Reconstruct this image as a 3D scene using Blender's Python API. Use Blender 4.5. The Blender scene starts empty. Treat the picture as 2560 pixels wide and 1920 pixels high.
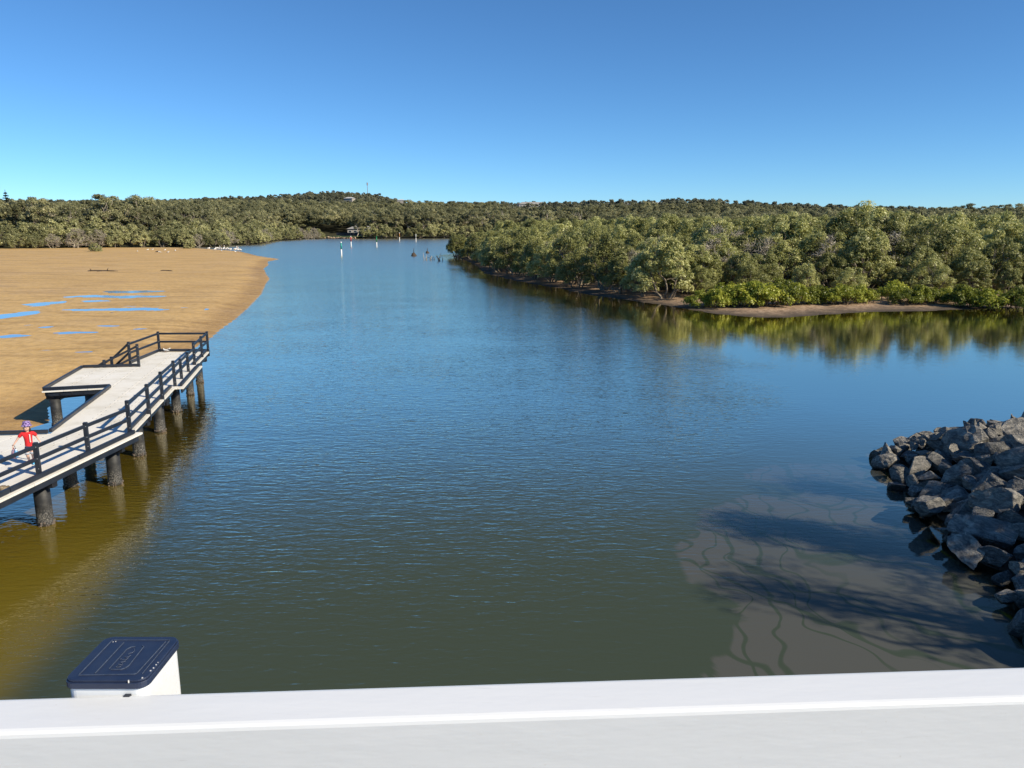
import bpy, bmesh, math, random
import numpy as np
from mathutils import Vector, Matrix

scene = bpy.context.scene
COL = scene.collection
rnd = random.Random(7)
rng = np.random.default_rng(7)

# ---------------------------------------------------------------- camera, world, sun, exposure
F_PX, Y_HOR, CAM_H = 1900.0, 565.0, 8.0            # in the photograph's 2560 x 1920 pixels
PITCH = math.atan((960 - Y_HOR) / F_PX)
cam_data = bpy.data.cameras.new("camera")
cam_data.sensor_width = 36.0
cam_data.lens = 36.0 * F_PX / 2560.0
cam_data.clip_start = 0.02
cam_data.clip_end = 20000.0
cam = bpy.data.objects.new("camera", cam_data)
COL.objects.link(cam)
cam.location = (0, 0, CAM_H)
cam.rotation_euler = (math.pi / 2 - PITCH, 0, 0)
scene.camera = cam

SUN_EL = math.radians(34.0)
SUN_AZ = math.radians(117.0)                        # clockwise from +Y
to_sun = Vector((math.sin(SUN_AZ) * math.cos(SUN_EL), math.cos(SUN_AZ) * math.cos(SUN_EL), math.sin(SUN_EL)))
world = bpy.data.worlds.new("World")
scene.world = world
world.use_nodes = True
wn = world.node_tree
wn.nodes.clear()
sky = wn.nodes.new("ShaderNodeTexSky")
sky.sky_type = 'NISHITA'
sky.sun_disc = False
sky.sun_elevation = SUN_EL
sky.sun_rotation = SUN_AZ
sky.altitude = 0.0
sky.air_density = 0.72
sky.dust_density = 0.0
sky.ozone_density = 10.0
bg = wn.nodes.new("ShaderNodeBackground")
bg.inputs[1].default_value = 0.112
wo = wn.nodes.new("ShaderNodeOutputWorld")
tint = wn.nodes.new("ShaderNodeMix"); tint.data_type = 'RGBA'; tint.blend_type = 'MULTIPLY'; tint.inputs[0].default_value = 1.0
tint.inputs[7].default_value = (0.87, 1.02, 0.97, 1)          # the camera's white balance: cleaner azure
wn.links.new(sky.outputs[0], tint.inputs[6]); wn.links.new(tint.outputs[2], bg.inputs[0])
wn.links.new(bg.outputs[0], wo.inputs[0])

sun_data = bpy.data.lights.new("sun", 'SUN')
sun_data.energy = 5.0
sun_data.angle = math.radians(0.53)
sun_data.color = (1.0, 0.88, 0.68)
sun = bpy.data.objects.new("sun", sun_data)
COL.objects.link(sun)
sun.rotation_euler = to_sun.to_track_quat('Z', 'Y').to_euler()
sun.location = (30, -20, 60)

scene.view_settings.view_transform = 'Standard'
scene.view_settings.look = 'None'
scene.view_settings.gamma = 1.0
scene.view_settings.use_curve_mapping = False
scene.view_settings.exposure = 0.38
scene.render.engine = 'CYCLES'
scene.cycles.max_bounces = 6
scene.cycles.diffuse_bounces = 4
scene.cycles.glossy_bounces = 3
scene.cycles.transmission_bounces = 3
scene.cycles.transparent_max_bounces = 8
scene.cycles.caustics_reflective = False
scene.cycles.caustics_refractive = False
scene.cycles.sample_clamp_indirect = 4.0

# ---------------------------------------------------------------- pixel -> place
def ray(sx, sy):
    x = (sx - 1280) / F_PX
    y = -(sy - 960) / F_PX
    return np.array([x, math.cos(PITCH) + y * math.sin(PITCH), -math.sin(PITCH) + y * math.cos(PITCH)])
def on_z(sx, sy, z=0.0):                            # where the pixel's ray meets the level z
    d = ray(sx, sy)
    return np.array([0, 0, CAM_H]) + d * ((z - CAM_H) / d[2])
S = 2560 / 2212
def dz(x, y, z=0.0):
    return on_z(x * S, y * S, z)

# ---------------------------------------------------------------- helpers
def link(o, parent=None):
    COL.objects.link(o)
    if parent is not None:
        o.parent = parent
    return o
def tag(o, label=None, cat=None, group=None, kind=None):
    if label: o["label"] = label
    if cat: o["category"] = cat
    if group: o["group"] = group
    if kind: o["kind"] = kind
    return o
def empty(name, loc=(0, 0, 0), rz=0.0):
    o = bpy.data.objects.new(name, None)
    o.empty_display_size = 0.2
    o.location = loc
    o.rotation_euler = (0, 0, rz)
    return link(o)
def np_mesh(name, verts, faces, mats=(), smooth=False, attrs=None):
    """verts (N,3); faces (M,k) array, all of k corners"""
    verts = np.asarray(verts, dtype=np.float32)
    faces = np.asarray(faces, dtype=np.int32)
    me = bpy.data.meshes.new(name)
    me.vertices.add(len(verts))
    me.vertices.foreach_set("co", verts.ravel())
    k = faces.shape[1]
    me.loops.add(faces.size)
    me.loops.foreach_set("vertex_index", faces.ravel())
    me.polygons.add(len(faces))
    me.polygons.foreach_set("loop_start", np.arange(0, faces.size, k, dtype=np.int32))
    me.update(calc_edges=True)
    if smooth:
        me.polygons.foreach_set("use_smooth", np.ones(len(faces), dtype=bool))
    for m in mats: me.materials.append(m)
    for n, a in (attrs or {}).items():
        at = me.attributes.new(n, 'FLOAT', 'POINT')
        at.data.foreach_set("value", np.asarray(a, dtype=np.float32))
    me.validate()
    return me
def obj(name, me, parent=None, loc=None):
    o = bpy.data.objects.new(name, me)
    if loc is not None: o.location = loc
    return link(o, parent)

class MB:
    """collects shapes into one mesh"""
    def __init__(self): self.v, self.f = [], []
    def add(self, vs, fs):
        n = len(self.v)
        self.v += [tuple(p) for p in vs]
        self.f += [tuple(i + n for i in f) for f in fs]
        return self
    def box(self, c, s, rz=0.0):
        cx, cy, cz = c; hx, hy, hz_ = s[0] / 2, s[1] / 2, s[2] / 2
        co, si = math.cos(rz), math.sin(rz)
        vs = []
        for z in (-hz_, hz_):
            for x, y in ((-hx, -hy), (hx, -hy), (hx, hy), (-hx, hy)):
                vs.append((cx + x * co - y * si, cy + x * si + y * co, cz + z))
        return self.add(vs, [(3, 2, 1, 0), (4, 5, 6, 7), (0, 1, 5, 4), (1, 2, 6, 5), (2, 3, 7, 6), (3, 0, 4, 7)])
    def beam(self, p, q, w, h):
        p, q = Vector(p), Vector(q)
        d = (q - p).normalized()
        up = Vector((0, 0, 1))
        if abs(d.z) > 0.95: up = Vector((0, 1, 0))
        s = d.cross(up).normalized(); u = s.cross(d).normalized()
        vs = [e + s * a * w / 2 + u * b * h / 2 for e in (p, q) for a, b in ((-1, -1), (1, -1), (1, 1), (-1, 1))]
        return self.add(vs, [(0, 1, 2, 3), (7, 6, 5, 4), (4, 5, 1, 0), (5, 6, 2, 1), (6, 7, 3, 2), (7, 4, 0, 3)])
    def tube(self, pts, rad, n=8, caps=True):
        pts = [Vector(p) for p in pts]
        m = len(pts)
        vs, fs = [], []
        prev = None
        for i, p in enumerate(pts):
            t = (pts[min(i + 1, m - 1)] - pts[max(i - 1, 0)])
            t = t.normalized() if t.length > 1e-9 else Vector((0, 0, 1))
            if prev is None:
                a = Vector((1, 0, 0)) if abs(t.x) < 0.8 else Vector((0, 1, 0))
                s = t.cross(a).normalized()
            else:
                s = (prev - t * prev.dot(t)).normalized()
            prev = s
            u = t.cross(s)
            r = rad[i] if hasattr(rad, '__len__') else rad
            rx, ry = r if hasattr(r, '__len__') else (r, r)
            for k in range(n):
                a = 2 * math.pi * k / n
                vs.append(p + s * math.cos(a) * rx + u * math.sin(a) * ry)
        for i in range(m - 1):
            for k in range(n):
                k2 = (k + 1) % n
                fs.append((i * n + k, i * n + k2, (i + 1) * n + k2, (i + 1) * n + k))
        if caps:
            fs.append(tuple(range(n - 1, -1, -1)))
            fs.append(tuple((m - 1) * n + k for k in range(n)))
        return self.add(vs, fs)
    def prism(self, poly, z0, z1):
        n = len(poly)
        vs = [(x, y, z0) for x, y in poly] + [(x, y, z1) for x, y in poly]
        fs = [tuple(range(n - 1, -1, -1)), tuple(range(n, 2 * n))]
        fs += [(i, (i + 1) % n, n + (i + 1) % n, n + i) for i in range(n)]
        return self.add(vs, fs)
    def mesh(self, name, mat=None, smooth=False):
        me = bpy.data.meshes.new(name)
        me.from_pydata(self.v, [], self.f)
        if mat: me.materials.append(mat)
        if smooth: me.polygons.foreach_set("use_smooth", [True] * len(self.f))
        me.update()
        return me
    def build(self, name, mat=None, parent=None, smooth=False, bevel=0.0, loc=None):
        o = obj(name, self.mesh(name, mat, smooth), parent, loc)
        if bevel:
            b = o.modifiers.new("bevel", 'BEVEL'); b.width = bevel; b.segments = 3; b.limit_method = 'ANGLE'
        return o

# ---------------------------------------------------------------- materials
def nodes(name):
    m = bpy.data.materials.new(name)
    m.use_nodes = True
    nt = m.node_tree
    nt.nodes.clear()
    out = nt.nodes.new("ShaderNodeOutputMaterial")
    return m, nt, out
def N(nt, kind, **kw):
    n = nt.nodes.new("ShaderNode" + kind)
    for k, v in kw.items():
        if k in n.inputs.keys() if hasattr(n.inputs, 'keys') else False:
            n.inputs[k].default_value = v
        else:
            setattr(n, k, v)
    return n
def math_n(nt, op, a, b=None, c=None, clamp=False):
    n = nt.nodes.new("ShaderNodeMath"); n.operation = op; n.use_clamp = clamp
    for i, v in enumerate((a, b, c)):
        if v is None: continue
        if isinstance(v, (int, float)): n.inputs[i].default_value = v
        else: nt.links.new(v, n.inputs[i])
    return n.outputs[0]
def mix_c(nt, fac, a, b, mode='MIX'):
    n = nt.nodes.new("ShaderNodeMix"); n.data_type = 'RGBA'; n.blend_type = mode
    for sock, v in ((n.inputs[0], fac), (n.inputs[6], a), (n.inputs[7], b)):
        if isinstance(v, (int, float)): sock.default_value = v
        elif isinstance(v, (tuple, list)): sock.default_value = (*v[:3], 1)
        else: nt.links.new(v, sock)
    return n.outputs[2]
def ramp(nt, fac, stops):
    n = nt.nodes.new("ShaderNodeValToRGB")
    e = n.color_ramp.elements
    while len(e) < len(stops): e.new(0.5)
    for el, (p, c) in zip(e, stops):
        el.position = p
        el.color = (*c[:3], 1) if hasattr(c, '__len__') else (c, c, c, 1)
    nt.links.new(fac, n.inputs[0])
    return n.outputs[0]
def smooth_n(nt, v, lo, hi):
    n = nt.nodes.new("ShaderNodeMapRange"); n.interpolation_type = 'SMOOTHSTEP'
    n.inputs[1].default_value = lo; n.inputs[2].default_value = hi
    nt.links.new(v, n.inputs[0])
    return n.outputs[0]
def noise_n(nt, vec, scale, detail=3, rough=0.5, dist=0.0):
    n = nt.nodes.new("ShaderNodeTexNoise")
    n.inputs["Scale"].default_value = scale; n.inputs["Detail"].default_value = detail
    n.inputs["Roughness"].default_value = rough; n.inputs["Distortion"].default_value = dist
    if vec is not None: nt.links.new(vec, n.inputs["Vector"])
    return n.outputs["Fac"]
def scaled(nt, vec, s, rot=(0, 0, 0)):
    n = nt.nodes.new("ShaderNodeMapping")
    n.inputs["Scale"].default_value = s; n.inputs["Rotation"].default_value = rot
    nt.links.new(vec, n.inputs["Vector"])
    return n.outputs[0]
def attr_n(nt, name):
    n = nt.nodes.new("ShaderNodeAttribute"); n.attribute_name = name
    return n.outputs["Fac"]
def world_pos(nt): return nt.nodes.new("ShaderNodeNewGeometry").outputs["Position"]
def obj_pos(nt): return nt.nodes.new("ShaderNodeTexCoord").outputs["Object"]
def bump_n(nt, h, dist=0.02, strength=1.0, normal=None):
    n = nt.nodes.new("ShaderNodeBump")
    n.inputs["Strength"].default_value = strength; n.inputs["Distance"].default_value = dist
    nt.links.new(h, n.inputs["Height"])
    if normal is not None: nt.links.new(normal, n.inputs["Normal"])
    return n.outputs[0]
def principled(nt, out, col, rough=0.6, spec=0.5, metal=0.0, normal=None, coat=0.0):
    p = nt.nodes.new("ShaderNodeBsdfPrincipled")
    for sock, v in ((p.inputs["Base Color"], col), (p.inputs["Roughness"], rough)):
        if isinstance(v, (int, float)): sock.default_value = v
        elif isinstance(v, (tuple, list)): sock.default_value = (*v[:3], 1)
        else: nt.links.new(v, sock)
    p.inputs["Specular IOR Level"].default_value = spec
    p.inputs["Metallic"].default_value = metal
    p.inputs["Coat Weight"].default_value = coat
    if normal is not None: nt.links.new(normal, p.inputs["Normal"])
    nt.links.new(p.outputs[0], out.inputs[0])
    return p
def plain(name, col, rough=0.6, var=0.15, scale=6.0, spec=0.5, metal=0.0, bump=0.0, coat=0.0):
    m, nt, out = nodes(name)
    v = obj_pos(nt)
    f = noise_n(nt, v, scale, 4, 0.6)
    lo = tuple(c * (1 - var) for c in col); hi = tuple(min(1, c * (1 + var)) for c in col)
    c = ramp(nt, f, [(0.3, lo), (0.7, hi)])
    nrm = bump_n(nt, noise_n(nt, v, scale * 6, 3), bump) if bump else None
    r = ramp(nt, f, [(0.3, max(0, rough - 0.08)), (0.7, min(1, rough + 0.08))])
    principled(nt, out, c, r, spec, metal, nrm, coat)
    return m
def leaf_mat(name, dark, light, rare, transl=0.38):
    m, nt, out = nodes(name)
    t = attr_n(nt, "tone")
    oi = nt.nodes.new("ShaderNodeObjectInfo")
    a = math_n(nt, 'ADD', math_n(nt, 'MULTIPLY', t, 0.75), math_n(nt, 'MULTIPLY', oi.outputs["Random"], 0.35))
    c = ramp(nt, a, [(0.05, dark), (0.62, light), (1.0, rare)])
    hv = nt.nodes.new("ShaderNodeHueSaturation")
    hv.inputs["Hue"].default_value = 0.5
    nt.links.new(c, hv.inputs["Color"])
    nt.links.new(math_n(nt, 'ADD', math_n(nt, 'MULTIPLY', oi.outputs["Random"], 0.5), 0.72), hv.inputs["Value"])
    p = principled(nt, out, hv.outputs[0], 0.45, 0.45)
    tr = nt.nodes.new("ShaderNodeBsdfTranslucent")
    nt.links.new(hv.outputs[0], tr.inputs[0])
    mx = nt.nodes.new("ShaderNodeMixShader"); mx.inputs[0].default_value = transl
    nt.links.new(p.outputs[0], mx.inputs[1]); nt.links.new(tr.outputs[0], mx.inputs[2])
    nt.links.new(mx.outputs[0], out.inputs[0])
    return m

M = {}
M['leaf_mangrove'] = leaf_mat("leaf_mangrove", (0.170, 0.182, 0.058), (0.350, 0.360, 0.120), (0.58, 0.56, 0.27))
M['leaf_far'] = leaf_mat("leaf_far", (0.180, 0.192, 0.085), (0.350, 0.350, 0.155), (0.54, 0.51, 0.27))
M['leaf_gum'] = leaf_mat("leaf_gum", (0.145, 0.156, 0.080), (0.285, 0.285, 0.140), (0.47, 0.43, 0.24))
M['leaf_hill'] = leaf_mat("leaf_hill", (0.115, 0.130, 0.088), (0.210, 0.220, 0.135), (0.30, 0.28, 0.19))
M['leaf_bright'] = leaf_mat("leaf_bright", (0.10, 0.135, 0.016), (0.24, 0.275, 0.030), (0.46, 0.46, 0.07))
M['leaf_grey'] = leaf_mat("leaf_grey", (0.13, 0.115, 0.085), (0.22, 0.20, 0.155), (0.30, 0.27, 0.22), 0.1)
M['leaf_pine'] = leaf_mat("leaf_pine", (0.018, 0.030, 0.016), (0.035, 0.050, 0.025), (0.06, 0.07, 0.03))
M['bark'] = plain("bark_grey", (0.20, 0.17, 0.135), 0.85, 0.35, 3.0, 0.2)
M['bark_pale'] = plain("bark_pale", (0.42, 0.37, 0.30), 0.8, 0.3, 2.0, 0.2)
M['bark_dark'] = plain("bark_dark", (0.075, 0.06, 0.048), 0.9, 0.3, 4.0, 0.2)
m, nt, out = nodes("white_powder_coat")
v = world_pos(nt)
n1 = noise_n(nt, scaled(nt, v, (1.5, 6, 6)), 1.3, 5, 0.65); n2 = noise_n(nt, v, 90, 4, 0.7); n3 = noise_n(nt, scaled(nt, v, (6, 60, 60)), 3.0, 3, 0.6)
c = ramp(nt, n1, [(0.3, (0.69, 0.715, 0.735)), (0.6, (0.725, 0.75, 0.775))])
c = mix_c(nt, math_n(nt, 'MULTIPLY', smooth_n(nt, n2, 0.66, 0.78), 0.35), c, (0.50, 0.47, 0.41))
c = mix_c(nt, math_n(nt, 'MULTIPLY', smooth_n(nt, n3, 0.66, 0.80), 0.22), c, (0.45, 0.44, 0.42))
principled(nt, out, c, ramp(nt, n1, [(0.3, 0.42), (0.7, 0.28)]), 0.5, 0, bump_n(nt, n1, 0.004, 0.5), 0.15)
M['white_paint'] = m
M['jetty_black'] = plain("blue_black_composite", (0.016, 0.020, 0.030), 0.42, 0.25, 2.0, 0.5)
M['bolt'] = plain("galvanised_bolt", (0.55, 0.55, 0.54), 0.4, 0.1, 30, 0.5, 0.8)
M['beam_black'] = plain("black_bearer", (0.014, 0.016, 0.022), 0.55, 0.25, 3.0, 0.4)

# ---------------------------------------------------------------- the lie of the land
def sdist(P, poly):
    """signed distance of points (n,2) to a polygon, positive inside"""
    P = np.asarray(P, float); poly = np.asarray(poly, float)
    A, B = poly, np.roll(poly, -1, axis=0)
    d2 = np.full(len(P), 1e18); inside = np.zeros(len(P), bool)
    for a, b in zip(A, B):
        e = b - a; w = P - a
        t = np.clip((w @ e) / max(e @ e, 1e-12), 0, 1)
        q = w - t[:, None] * e
        d2 = np.minimum(d2, (q * q).sum(1))
        c = (a[1] > P[:, 1]) != (b[1] > P[:, 1])
        with np.errstate(divide='ignore', invalid='ignore'):
            xi = (b[0] - a[0]) * (P[:, 1] - a[1]) / (b[1] - a[1]) + a[0]
        inside ^= c & (P[:, 0] < xi)
    d = np.sqrt(d2)
    return np.where(inside, d, -d)
def vnoise(x, y, seed=0):
    """smooth value noise in -1..1"""
    r = np.random.default_rng(seed).random((256, 256)) * 2 - 1
    xi = np.floor(x).astype(int); yi = np.floor(y).astype(int)
    fx = x - xi; fy = y - yi
    fx = fx * fx * (3 - 2 * fx); fy = fy * fy * (3 - 2 * fy)
    g = lambda i, j: r[(yi + j) % 256, (xi + i) % 256]
    return (g(0, 0) * (1 - fx) + g(1, 0) * fx) * (1 - fy) + (g(0, 1) * (1 - fx) + g(1, 1) * fx) * fy
def fbm(x, y, seed=0, oct=3):
    s = 0; a = 1.0; t = 0
    for k in range(oct):
        s = s + a * vnoise(x * 2 ** k, y * 2 ** k, seed + k); t += a; a *= 0.5
    return s / t
def sstep(v, lo, hi):
    t = np.clip((v - lo) / (hi - lo), 0, 1); return t * t * (3 - 2 * t)

SAND = np.array([(-420, 330), (-150, 287), (-122, 286), (-111.5, 279), (-87.4, 248.3), (-68.8, 209.8), (-57.2, 190), (-56.0, 176.7),
        (-50.6, 160), (-47.6, 147.6), (-41.6, 130.3), (-37.5, 119), (-34.2, 106.4), (-30, 91.7), (-26.2, 75.8), (-24.1, 66.2),
        (-22.9, 59.6), (-21.6, 53.9), (-20.9, 47), (-21.1, 42.3), (-21.4, 36.2), (-20.9, 33.3), (-19.2, 30.6), (-19.6, 29.2), (-24, 27.2),
        (-60, 20), (-420, -20)], float)
SHELF = np.array([(-420, -22), (-9, 5), (-9.2, 10), (-9.7, 15.3), (-10.2, 18.6), (-11.5, 24.5), (-12.7, 29.5), (-14.3, 35), (-17.6, 45),
        (-20.4, 54.5), (-25, 75), (-32.6, 106), (-41, 131), (-55, 178), (-66, 213), (-85, 252), (-115, 292), (-420, 335)], float)
SHORE_R = [(-16.5, 209.8), (-11.2, 184), (-7.2, 156.2), (-4.9, 132.9), (-2.3, 123.1), (1.6, 110.8), (5.7, 100.7), (8.6, 91.7), (11.7, 85.7),
        (14.4, 80.5), (15.9, 78.1), (17, 74.5), (19.3, 69.8), (22.1, 67.6), (24.5, 67.6), (27.6, 69), (32.5, 71.7), (39.7, 72.9), (45.2, 74.5),
        (50.8, 75.4), (62, 77), (90, 79), (140, 80), (520, 90)]
RIGHT = np.array(SHORE_R + [(520, 540), (0, 540), (-5, 400), (-10, 300), (-13, 240)], float)
FAR = np.array([(-1500, 150), (-420, 240), (-165, 262), (-148, 276), (-125, 291), (-118, 298), (-115, 351), (-130, 429), (-124, 507), (-100, 491),
        (-44, 509), (0, 515), (1500, 515), (1500, 3000), (-1500, 3000)], float)
ROCKS = np.array([(9.2, 6), (9.6, 12), (9.82, 13.23), (9.85, 13.8), (10.5, 14.5), (10.5, 15.2), (10.9, 15.95), (11.0, 16.5), (10.7, 17), (10.75, 17.8), (10.9, 18.6),
        (11.24, 19.4), (11.2, 20.0), (11.9, 21.6), (12.1, 23.1), (12.4, 24.2), (12.5, 25.9), (14, 26.9), (17.5, 28.6), (20, 29.2), (26, 29.5), (40, 26), (40, 6)], float)
# hills: centre, spread, height
HILLS = [(-420, 1330, 150, 170, 33), (-235, 1270, 90, 150, 29), (-800, 1150, 220, 170, 30), (80, 860, 420, 130, 17), (165, 720, 80, 70, 7),
         (283, 520, 52, 70, 10), (-330, 700, 160, 110, 7)]
def land_z(x, y, sd):
    h = np.zeros_like(x)
    for cx, cy, sx, sy, hh in HILLS:
        h = h + hh * np.exp(-(((x - cx) / sx) ** 2 + ((y - cy) / sy) ** 2) / 2)
    return np.clip(sd * 0.05, -2.0, 0.9) + h * sstep(sd, 15, 90)
def depth_at(P):
    ds = -sdist(P, SAND); sb = sdist(P, SHELF)
    dsp = np.maximum(ds, 0)
    d = np.where(sb > 0, 0.60 * dsp / (dsp + np.maximum(sb, 0) + 1e-3), 0.60 + 0.40 * np.maximum(-sb, 0))
    d = np.minimum(d, 2.5)
    for poly, k in ((RIGHT, 0.16), (FAR, 0.2), (ROCKS, 8.0)):
        d = np.minimum(d, np.maximum(-sdist(P, poly), 0) * k)
    return np.where(ds < 0, 0, d)

POOLS = []                                          # centre x, y, half lengths, turn
for x0, x1, y0, y1 in [(400, 1290, 418, 452), (770, 1270, 378, 412), (600, 880, 458, 482), (170, 480, 462, 516), (-60, 250, 532, 622),
        (390, 1360, 515, 552), (920, 1180, 500, 511), (710, 940, 648, 671), (1010, 1160, 668, 692), (380, 780, 695, 727), (-60, 260, 708, 757),
        (260, 420, 834, 856), (525, 755, 845, 870), (270, 420, 655, 682), (165, 270, 640, 660), (985, 1100, 314, 324), (1080, 1200, 347, 356),
        (1380, 1480, 510, 521), (800, 910, 553, 564), (0, 60, 640, 656)]:
    a = on_z(x0 / 3.072, 600 + (y0 + y1) / 6.144, 0.3); b = on_z(x1 / 3.072, 600 + (y0 + y1) / 6.144, 0.3)
    far_ = on_z((x0 + x1) / 6.144, 600 + y0 / 3.072, 0.3); near_ = on_z((x0 + x1) / 6.144, 600 + y1 / 3.072, 0.3)
    POOLS.append(((a[0] + b[0]) / 2, (far_[1] + near_[1]) / 2, (b[0] - a[0]) / 2, (far_[1] - near_[1]) / 2 * 0.72))
def sand_z(x, y):
    P = np.stack([x, y], 1)
    sd = sdist(P, SAND)
    under = -depth_at(P)
    up = 0.33 * sstep(sd, -0.3, 5.0) + 0.02 * np.clip(sd, 0, 1)
    z = np.where(sd > 0, up, under)
    n1 = fbm(x * 0.35, y * 0.22, 3, 4); n2 = fbm(x * 1.3, y * 0.9, 11, 3)
    z = z + np.where(sd > 0, 0.010 * n2 * sstep(sd, 0, 4), 0.02 * n1 * sstep(-sd, 0, 2))
    # long low bars that run out to the water's edge
    bars = 0.05 * sstep(sd, 0.2, 2) * (1 - sstep(sd, 10, 26)) * vnoise(x * 0.05, y * 0.33, 21) * sstep(y, 60, 90)
    z = z + bars + 0.22 * sstep(sd, 12, 40) * sstep(y, 110, 190)
    for cx, cy, hx, hy in POOLS:
        wx = x + 0.18 * hx * fbm(x * 0.4, y * 0.5, 31); wy = y + hy * (0.75 * fbm(x * 0.45, y * 0.35, 41) + 0.45 * fbm(x * 2.2, y * 1.6, 51))
        r = np.sqrt(((wx - cx) / hx) ** 2 + ((wy - cy) / hy) ** 2)
        z = z - 0.085 * (1 - sstep(r, 0.55, 1.35))
    return z, sd

def grid_mesh(name, xs, ys, zfun, keep, mats, smooth=True):
    X, Y = np.meshgrid(xs, ys)
    x, y = X.ravel(), Y.ravel()
    z, k, at = zfun(x, y)
    nx, ny = len(xs), len(ys)
    i = np.arange(nx * ny).reshape(ny, nx)
    q = np.stack([i[:-1, :-1], i[:-1, 1:], i[1:, 1:], i[1:, :-1]], -1).reshape(-1, 4)
    if k is not None: q = q[k[q].any(1)]
    used = np.unique(q)
    mp = np.full(nx * ny, -1); mp[used] = np.arange(len(used))
    V = np.stack([x, y, z], 1)[used]
    return np_mesh(name, V, mp[q], mats, smooth, {n: v[used] for n, v in at.items()})
def rows(y0, y1, k, lo, hi):
    out = [y0]
    while out[-1] < y1:
        out.append(out[-1] + min(max(k * out[-1], lo), hi))
    return np.array(out)

# --- sand
m, nt, out = nodes("wet_sand")
p = world_pos(nt)
n1 = noise_n(nt, scaled(nt, p, (0.06, 0.10, 1)), 1.0, 4, 0.55)
n2 = noise_n(nt, scaled(nt, p, (1.0, 0.75, 1)), 2.2, 4, 0.65)
sep = nt.nodes.new("ShaderNodeSeparateXYZ"); nt.links.new(p, sep.inputs[0])
dry = smooth_n(nt, math_n(nt, 'ADD', sep.outputs[2], math_n(nt, 'MULTIPLY', n1, 0.10)), 0.10, 0.40)
c = mix_c(nt, dry, (0.43, 0.27, 0.100), (0.60, 0.395, 0.150))
c = mix_c(nt, smooth_n(nt, n2, 0.34, 0.60), mix_c(nt, 1.0, c, (0.80, 0.78, 0.74), 'MULTIPLY'), c)
n3 = noise_n(nt, scaled(nt, p, (0.12, 0.55, 1)), 1.0, 4, 0.6)
c = mix_c(nt, math_n(nt, 'MULTIPLY', smooth_n(nt, n3, 0.46, 0.62), 0.7), c, mix_c(nt, 1.0, c, (0.72, 0.69, 0.65), 'MULTIPLY'))
n4 = noise_n(nt, scaled(nt, p, (0.35, 1.5, 1), (0, 0, 0.12)), 1.0, 3, 0.6, 0.6)
c = mix_c(nt, math_n(nt, 'MULTIPLY', smooth_n(nt, n4, 0.50, 0.68), 0.55), c, mix_c(nt, 1.0, c, (0.74, 0.72, 0.70), 'MULTIPLY'))
c = mix_c(nt, math_n(nt, 'MULTIPLY', smooth_n(nt, n4, 0.42, 0.28), 0.3), c, (0.66, 0.48, 0.25))
c = mix_c(nt, math_n(nt, 'MULTIPLY', smooth_n(nt, n1, 0.5, 0.75), 0.35), c, (0.42, 0.31, 0.19))
h = math_n(nt, 'ADD', math_n(nt, 'MULTIPLY', n2, 1.0), math_n(nt, 'MULTIPLY', noise_n(nt, p, 9.0, 2), 0.25))
principled(nt, out, c, ramp(nt, n1, [(0.3, 0.55), (0.7, 0.8)]), 0.35, 0, bump_n(nt, h, 0.10, 0.75))
M['sand'] = m
def f_sand(x, y):
    z, sd = sand_z(x, y)
    return z, (sd > -13) & (z > -1.3), {}
xs = np.concatenate([np.arange(-330, -120, 5), np.arange(-120, -62, 1.6), np.arange(-62, -4, 0.36)])
o = obj("sandbank", grid_mesh("sandbank", xs, rows(8, 330, 0.0065, 0.14, 2.0), f_sand, None, [M['sand']]))
tag(o, "broad tan sandbank laid bare by the low tide", None, None, "structure")

# --- tidal pools lying in hollows of the sand
m, nt, out = nodes("pool_water")
gl = nt.nodes.new("ShaderNodeBsdfGlossy"); gl.inputs["Roughness"].default_value = 0.07
df = nt.nodes.new("ShaderNodeBsdfDiffuse"); df.inputs[0].default_value = (0.38, 0.28, 0.17, 1)
fr = nt.nodes.new("ShaderNodeFresnel"); fr.inputs[0].default_value = 1.33
mx = nt.nodes.new("ShaderNodeMixShader")
nb = bump_n(nt, noise_n(nt, world_pos(nt), 3.0, 2), 0.002)
nt.links.new(nb, gl.inputs["Normal"]); nt.links.new(math_n(nt, 'MINIMUM', math_n(nt, 'MULTIPLY', fr.outputs[0], 1.9), 0.95), mx.inputs[0])
nt.links.new(df.outputs[0], mx.inputs[1]); nt.links.new(gl.outputs[0], mx.inputs[2]); nt.links.new(mx.outputs[0], out.inputs[0])
M['pool'] = m
for i_, (cx, cy, hx, hy) in enumerate(POOLS):
    me = MB().add([(cx + 1.5 * hx * math.cos(a), cy + 1.7 * hy * math.sin(a), 0.294 - 0.0012 * i_) for a in np.linspace(0, 2 * math.pi, 28)[:-1]], [tuple(range(27))]).mesh("tidal_pool", M['pool'])
    tag(obj("tidal_pool", me), "shallow pool of tide water lying in the sand", None, "pools on the sandbank", "structure")

# --- riverbed reaching the horizon
bed = MB().add([(-9000, -3000, -2.6), (9000, -3000, -2.6), (9000, 12000, -2.6), (-9000, 12000, -2.6)], [(0, 1, 2, 3)])
tag(bed.build("ground", plain("river_mud", (0.10, 0.085, 0.055), 0.9, 0.2, 0.2)), "muddy bed of the estuary under all water and land", None, None, "structure")

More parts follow.
